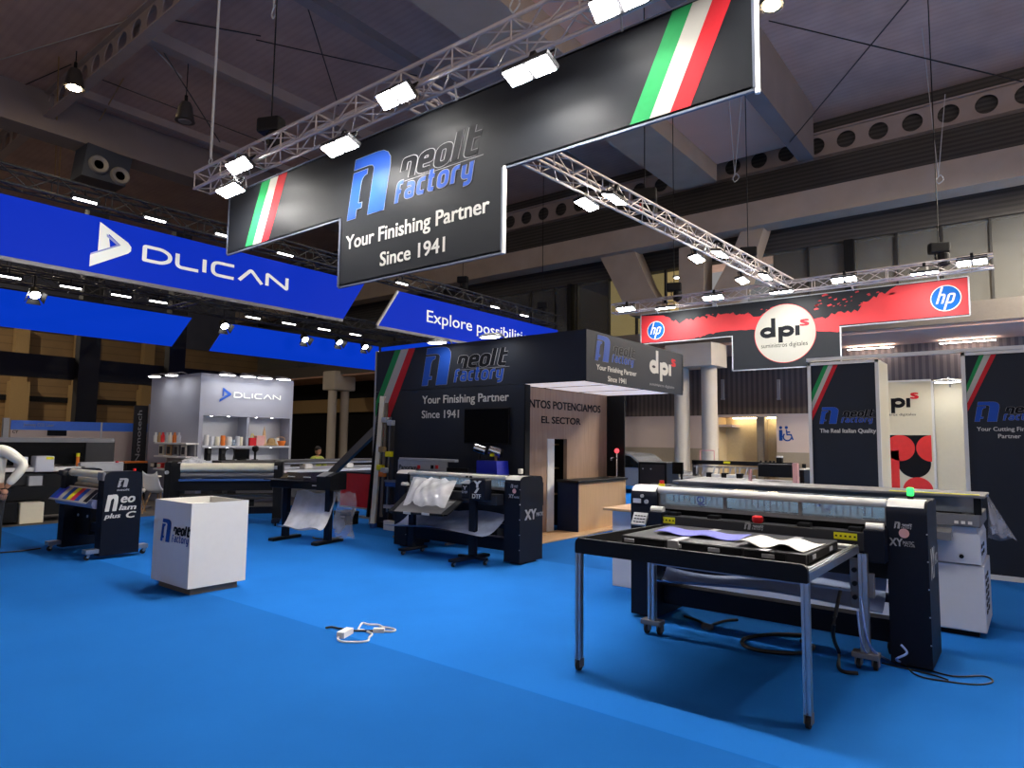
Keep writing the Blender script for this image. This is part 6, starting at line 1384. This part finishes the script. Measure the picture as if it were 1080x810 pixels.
p = onX(241.5,491,-13.8); t = thing('wire_stand', 'black wire stand left of the monitor on the flatbed printer', 'stand', (-13.8,p.y,zg)); build(MB().tube([(0,-.09,0),(0,-.09,.22),(0,.09,.25),(0,.09,0)],.012,6,3), 'frame', 'black', t); build(MB().box(-.06,.06,-.1,.1,0,.012), 'base', 'black', t)
for q, lab in ((218.5,'upright black speaker on the flatbed printer, left one'),(233.5,'upright black speaker on the flatbed printer, right one')):
    p = onX(q,491,-13.8); t = thing('speaker', lab, 'speaker', (-13.8,p.y,zg),0,'upright black speakers'); build(MB().box(-.06,.06,-.055,.055,0,.27,.02), 'case', 'black', t); build(MB().cyl((.058,0,.18),(.066,0,.18),.035), 'driver', 'dark_grey', t)
p = onX(268.5,491,-13.8); t = thing('camera_stand', 'small black camera head on a post right of the monitor', 'camera stand', (-13.8,p.y,zg)); build(MB().cyl((0,0,0),(0,0,.2),.025), 'post', 'black', t); build(MB().lathe([(.03,.18),(.07,.22),(.07,.29),(.03,.32),(0,.32)],seg=16), 'head', 'black', t, smooth=True); build(MB().cyl((0,0,0),(0,0,.015),.07), 'base', 'black', t)

# ================================================================== FLOOR CABLES
def fz(q, z=.008): p = onZ(*q); return (p.x,p.y,z)
Q = lambda x, y: (330+x/10.8, 640+y/10.8)
t = thing('power_adapter', 'white power brick with curled white lead and black cord on the open carpet', 'power adapter', fz((365,670),0))
a, b = onZ(*Q(320,355)), onZ(*Q(420,300)); d = (b-a).normalized(); n = V((-d.y,d.x,0))
build(MB().prism([a-n*.034-d*.01,a+n*.034-d*.01,b+n*.034,b-n*.034],(0,0,.048)), 'brick', 'white', t, world=True)
build(MB().tube([fz(Q(*q)) for q in ((295,350),(285,380),(330,405),(450,412),(560,410),(630,395),(640,360),(675,325),(640,300),(570,275),(520,270),(530,240),(565,195),(640,212),(740,215),(800,240),(890,255),(940,275),(900,292),(815,290))],.0085,8), 'white_lead', 'cable_white', t, world=True, smooth=True)
a, b = onZ(*Q(690,288)), onZ(*Q(815,290)); d = (b-a).normalized(); n = V((-d.y,d.x,0))
build(MB().prism([a-n*.022,a+n*.022,b+n*.022,b-n*.022],(0,0,.034)), 'plug', 'white', t, world=True)
build(MB().tube([fz(Q(*q),.012) for q in ((145,255),(215,245),(300,262),(400,275),(480,288),(580,290),(690,288))],.009,8), 'black_cord', 'cable_black', t, world=True, smooth=True)
def cable(pts, lab, m='cable_black', r=.009, z=None, name='floor_cable', cat='cable'):
    P = [fz(q, r) if len(q) == 2 else q for q in pts]
    return tag(build(MB().tube(P,r,8), name, m, None, smooth=True), lab, cat)
cable([(848,672),(815,671),(787,675),(784,682),(800,688),(830,691),(848,690),(858,684),(845,678)],'thick black cable loop on the carpet behind the front table leg',r=.016)
cable([(722,651),(738,657),(745,662),(752,660),(765,656),(778,655)],'short black cable with a grey coupling near the left wheel',r=.012)
tag(build(MB().box(-.05,.05,-.035,.035,0,.05,.015), 'cable_coupling', 'steel_dark'), 'grey cable coupling lying on the carpet near the left wheel', 'coupling').location = fz((746,664),0)
cable([(-1.18,5.45,.60),(-1.22,5.35,.30),fz((885,690),.012),fz((886,708),.012),fz((905,712),.012)],'black cable falling from the machine to its right wheel',r=.014)
cable([(950,695),(965,712),(995,719),(1030,723),(1047,720),(1038,714),(1005,714),(975,706)],'thin black cable looping on the carpet right of the large machine',r=.006)
cable([(930,700),(955,706),(985,713),(1000,718)],'thin black lead running from the right wheel across the carpet',r=.006)
cable([(-1.06,5.5,.55),(-1.0,5.4,.25),fz((935,698),.02),fz((950,700),.01),(-.86,5.60,.12),(-.80,5.66,.16),(-.84,5.70,.2)],'pale blue air hose curling beside the right cabinet','hose_blue',.008,name='air_hose',cat='hose')
cable([(-1.10,5.58,.42),(-1.06,5.5,.2),fz((922,700),.02)],'pale blue air hose hanging straight down beside the right leg','hose_blue',.007,name='air_hose',cat='hose')
tag(build(MB().lathe([(.05,0),(.06,.05),(.05,.12),(.02,.14),(0,.14)],fz((945,690),0),14), 'air_filter', 'black', smooth=True), 'small black air filter standing by the right cabinet foot', 'filter')
cable([(330,572),(345,570),(360,566)],'thin grey lead on the carpet under the plotter','steel_dark',.008)
cable([(43,579),(20,582),(-5,584)],'black lead running left from the lettered laminator wheel',r=.01)
# ================================================================== PEOPLE
def skin_mesh(joints, bones, name, material, parent, lev=2):
    me = bpy.data.meshes.new(name); me.from_pydata([j[0] for j in joints], bones, []); o = bpy.data.objects.new(name, me); col.objects.link(o)
    md = o.modifiers.new('skin','SKIN'); md.use_smooth_shade = True
    for v, j in zip(me.skin_vertices[0].data, joints): v.radius = j[1] if isinstance(j[1], tuple) else (j[1], j[1])
    me.skin_vertices[0].data[0].use_root = True
    sd = o.modifiers.new('sub','SUBSURF'); sd.levels = lev; sd.render_levels = lev
    dg = bpy.context.evaluated_depsgraph_get(); m2 = bpy.data.meshes.new_from_object(o.evaluated_get(dg)); bpy.data.objects.remove(o)
    m2.name = name; m2.materials.clear(); m2.materials.append(M[material])
    for p in m2.polygons: p.use_smooth = True
    o = bpy.data.objects.new(name, m2); col.objects.link(o); o.parent = parent; return o
def head_mesh(mb, c, r, fwd=-1):
    c = V(c)
    mb.ball(c,r,.80,.95,1.18,20); mb.ball(c+V((0,fwd*r*.25,-r*.62)),r*.62,.95,.9,.8,14)
    mb.ball(c+V((0,fwd*r*.98,-r*.15)),r*.17,.8,1.2,1.5,10)
    for s_ in (-1,1): mb.ball(c+V((s_*r*.80,0,-r*.1)),r*.22,.35,.8,1.2,10)
def person(label, loc, rz, J, B, face, hands, shirt, shirt_m, trousers, scale=1):
    t = thing('person', label, 'person', loc, rz)
    body = skin_mesh(J, B, 'body', 'skin', t)
    # head, face and fingers merged into the body mesh
    mb = MB(); mb.bm.from_mesh(body.data); head_mesh(mb, face[0], face[1], face[2])
    for h in hands:
        p, d, n = V(h[0]), V(h[1]).normalized(), V(h[2]).normalized(); sd = d.cross(n)
        mb.ball(p+d*.045,.045,.9,.9,.9,12)
        for k, (off, ln) in enumerate(((-.03,.072),(-.01,.082),(.01,.078),(.03,.062))):
            a = p+d*.075+sd*off; b = a+d*ln*.5-n*.008; c = b+d*ln*.42-n*.028
            mb.tube([a,b,c],.0095,7,3)
        a = p+d*.02+sd*.04; mb.tube([a,a+sd*.03+d*.03,a+sd*.034+d*.062-n*.01],.011,7,3)
    mb.bm.to_mesh(body.data); mb.bm.free()
    for p in body.data.polygons: p.use_smooth = True
    sh = skin_mesh(shirt[0], shirt[1], 'shirt', shirt_m, t); skin_mesh(trousers[0], trousers[1], 'trousers', 'trouser', t)
    e = build(MB().ball(V(face[0])+V((0,-face[2]*face[1]*.12,face[1]*.30)),face[1]*1.04,.84,.98,1.0,18), 'hair', 'hair', t, smooth=True)
    mb = MB()
    for s_ in (-1,1): mb.ball(V(face[0])+V((s_*face[1]*.32,face[2]*face[1]*.86,.0)),face[1]*.09,1,.6,.7,8)
    build(mb, 'eyes', 'hair', t); build(MB().ball(V(face[0])+V((0,face[2]*face[1]*.86,-face[1]*.62)),face[1]*.17,1.5,.4,.35,8), 'mouth', 'button_red', t)
    return t
# standing man at the left edge: turned sideways, hand on his hip
dp = dep(-11, 520, 8.75); base = (dp.x, dp.y, 0)
J = [((0,0,.95),(.15,.11)),((0,.0,1.12),(.13,.10)),((0,.01,1.32),(.15,.11)),((0,.01,1.44),(.09,.08)),((0,0,1.53),.05),
     ((.18,.01,1.42),.055),((.40,.05,1.25),.042),((.25,-.06,.94),.032),
     ((-.18,.01,1.42),.055),((-.28,.03,1.14),.042),((-.26,-.1,.90),.032),
     ((.10,0,.88),.09),((.11,-.02,.49),.06),((.11,.02,.09),.042),((.12,-.14,.03),.035),((-.10,0,.88),.09),((-.11,-.02,.49),.06),((-.11,.02,.09),.042),((-.12,-.14,.03),.035)]
B_ = [(0,1),(1,2),(2,3),(3,4),(3,5),(5,6),(6,7),(3,8),(8,9),(9,10),(0,11),(11,12),(12,13),(13,14),(0,15),(15,16),(16,17),(17,18)]
SJ = [((0,0,.90),(.185,.135)),((0,0,1.12),(.165,.125)),((0,.01,1.32),(.185,.135)),((0,.01,1.45),(.10,.09)),((.19,.01,1.42),.08),((.41,.05,1.25),.068),((.27,-.05,.985),.05),((-.19,.01,1.42),.08),((-.29,.03,1.14),.064),((-.265,-.09,.94),.048)]
SB = [(0,1),(1,2),(2,3),(3,4),(4,5),(5,6),(3,7),(7,8),(8,9)]
TJ = [((0,0,.92),(.17,.125)),((.10,0,.84),.105),((.11,-.02,.49),.085),((.11,.02,.09),.068),((-.10,0,.84),.105),((-.11,-.02,.49),.085),((-.11,.02,.09),.068)]
TB = [(0,1),(1,2),(2,3),(0,4),(4,5),(5,6)]
man = person('person in white shirt standing with one hand on the hip at the left edge', base, YAW, J, B_, ((-.05,-.02,1.665),.10,-1),
       [((.25,-.06,.94),(-.15,-.10,-1),(.6,-.8,0)),((-.26,-.1,.90),(0,-.1,-1),(-1,0,0))], (SJ,SB), 'shirt', (TJ,TB))
for s_ in (-1,1): build(MB().box(s_*.115-.045,s_*.115+.045,-.21,.07,0,.075,.03), 'shoe', 'shoe', man)
build(MB().lathe([(.175,.90),(.18,.90),(.18,.94),(.175,.94)],seg=24,M4=Matrix.Diagonal((1,.74,1,1))), 'belt', 'black', man)
# seated man far behind the flatbed printer
dp = dep(333.5, 486, 20.3); base = (dp.x, dp.y, 0)
J = [((0,0,.52),(.14,.11)),((0,.0,.70),(.12,.10)),((0,-.03,.88),(.14,.10)),((0,-.04,.99),(.08,.07)),((0,-.05,1.07),.05),
     ((.17,-.03,.96),.05),((.22,-.12,.72),.04),((.12,-.34,.74),.03),((-.17,-.03,.96),.05),((-.22,-.12,.72),.04),((-.12,-.34,.74),.03),
     ((.10,-.02,.5),.085),((.12,-.42,.50),.06),((.12,-.40,.09),.042),((.12,-.52,.04),.035),((-.10,-.02,.5),.085),((-.12,-.42,.50),.06),((-.12,-.40,.09),.042),((-.12,-.52,.04),.035)]
SJ = [((0,0,.50),(.17,.13)),((0,0,.70),(.155,.12)),((0,-.03,.88),(.17,.125)),((0,-.04,1.0),(.09,.08)),((.18,-.03,.96),.075),((.23,-.12,.72),.06),((.14,-.30,.74),.045),((-.18,-.03,.96),.075),((-.23,-.12,.72),.06),((-.14,-.30,.74),.045)]
TJ = [((0,0,.53),(.15,.12)),((.10,-.03,.5),.10),((.12,-.42,.50),.078),((.12,-.40,.10),.06),((-.10,-.03,.5),.10),((-.12,-.42,.50),.078),((-.12,-.40,.10),.06)]
m2 = person('person with dark hair in a lime shirt seated behind the long flatbed printer', base, YAW+.9, J, B_, ((0,-.07,1.19),.105,-1), [((.12,-.34,.74),(-.2,-1,-.1),(0,0,1)),((-.12,-.34,.74),(.2,-1,-.1),(0,0,1))], (SJ,SB), 'shirt_lime', (TJ,TB))
m2.scale = (1.07,1.07,1.07)
for s_ in (-1,1): build(MB().box(s_*.12-.045,s_*.12+.045,-.60,-.34,0,.075,.03), 'shoe', 'shoe', m2)
t = thing('stool', 'dark stool under the person in the lime shirt', 'stool', base, YAW+.9); build(MB().lathe([(0,.36),(.19,.36),(.2,.38),(.19,.40),(0,.40)],seg=20), 'seat', 'black', t); build(MB().cyl((0,0,.03),(0,0,.36),.03), 'column', 'alu', t); build(MB().lathe([(.22,0),(.2,.03),(0,.04)],seg=18), 'base', 'black', t)
p = dep(327.5,491,19.2); t = thing('laptop', 'white back of a laptop in front of the person in the lime shirt', 'laptop', (p.x,p.y,.80), YAW-.15)
build(MB().box(-.17,.17,-.0,.24,0,.015), 'base', 'white', t); build(MB().box(-.17,.17,-.02,-.005,.01,.26,.006), 'screen', 'white', t)
t = thing('desk', 'dark desk carrying the white laptop', 'desk', (p.x,p.y,0), YAW-.15); build(MB().box(-.6,.6,-.25,.35,.76,.80), 'top', 'dark_grey', t)
for a in (-.55,.55):
    for b in (-.2,.3): build(MB().box(a-.02,a+.02,b-.02,b+.02,0,.76), 'leg', 'black', t)
# ================================================================== LIGHT
wd = bpy.data.worlds.new('world'); sc.world = wd; wd.use_nodes = True
nt = wd.node_tree; bg = nt.nodes['Background']; bg.inputs[1].default_value = 1.0
tc = nt.nodes.new('ShaderNodeTexCoord'); sp = nt.nodes.new('ShaderNodeSeparateXYZ'); nt.links.new(tc.outputs['Generated'], sp.inputs[0])
mr = nt.nodes.new('ShaderNodeMapRange'); mr.inputs[1].default_value = -.10; mr.inputs[2].default_value = .06; nt.links.new(sp.outputs[2], mr.inputs[0])
mx = nt.nodes.new('ShaderNodeMix'); mx.data_type = 'RGBA'; mx.inputs[6].default_value = (1.65,1.34,1.16,1); mx.inputs[7].default_value = (.26,.25,.25,1)   # warm light from below added to brighten the ceiling, dim above
nt.links.new(mr.outputs[0], mx.inputs[0]); nt.links.new(mx.outputs[2], bg.inputs[0])
sc.view_settings.view_transform = 'Standard'; sc.view_settings.look = 'None'; sc.view_settings.gamma = 1; sc.view_settings.use_curve_mapping = False
sc.view_settings.exposure = 0
sc.cycles.use_denoising = True; sc.cycles.max_bounces = 7; sc.cycles.transparent_max_bounces = 12; sc.cycles.sample_clamp_indirect = 6
sc.cycles.caustics_reflective = False; sc.cycles.caustics_refractive = False
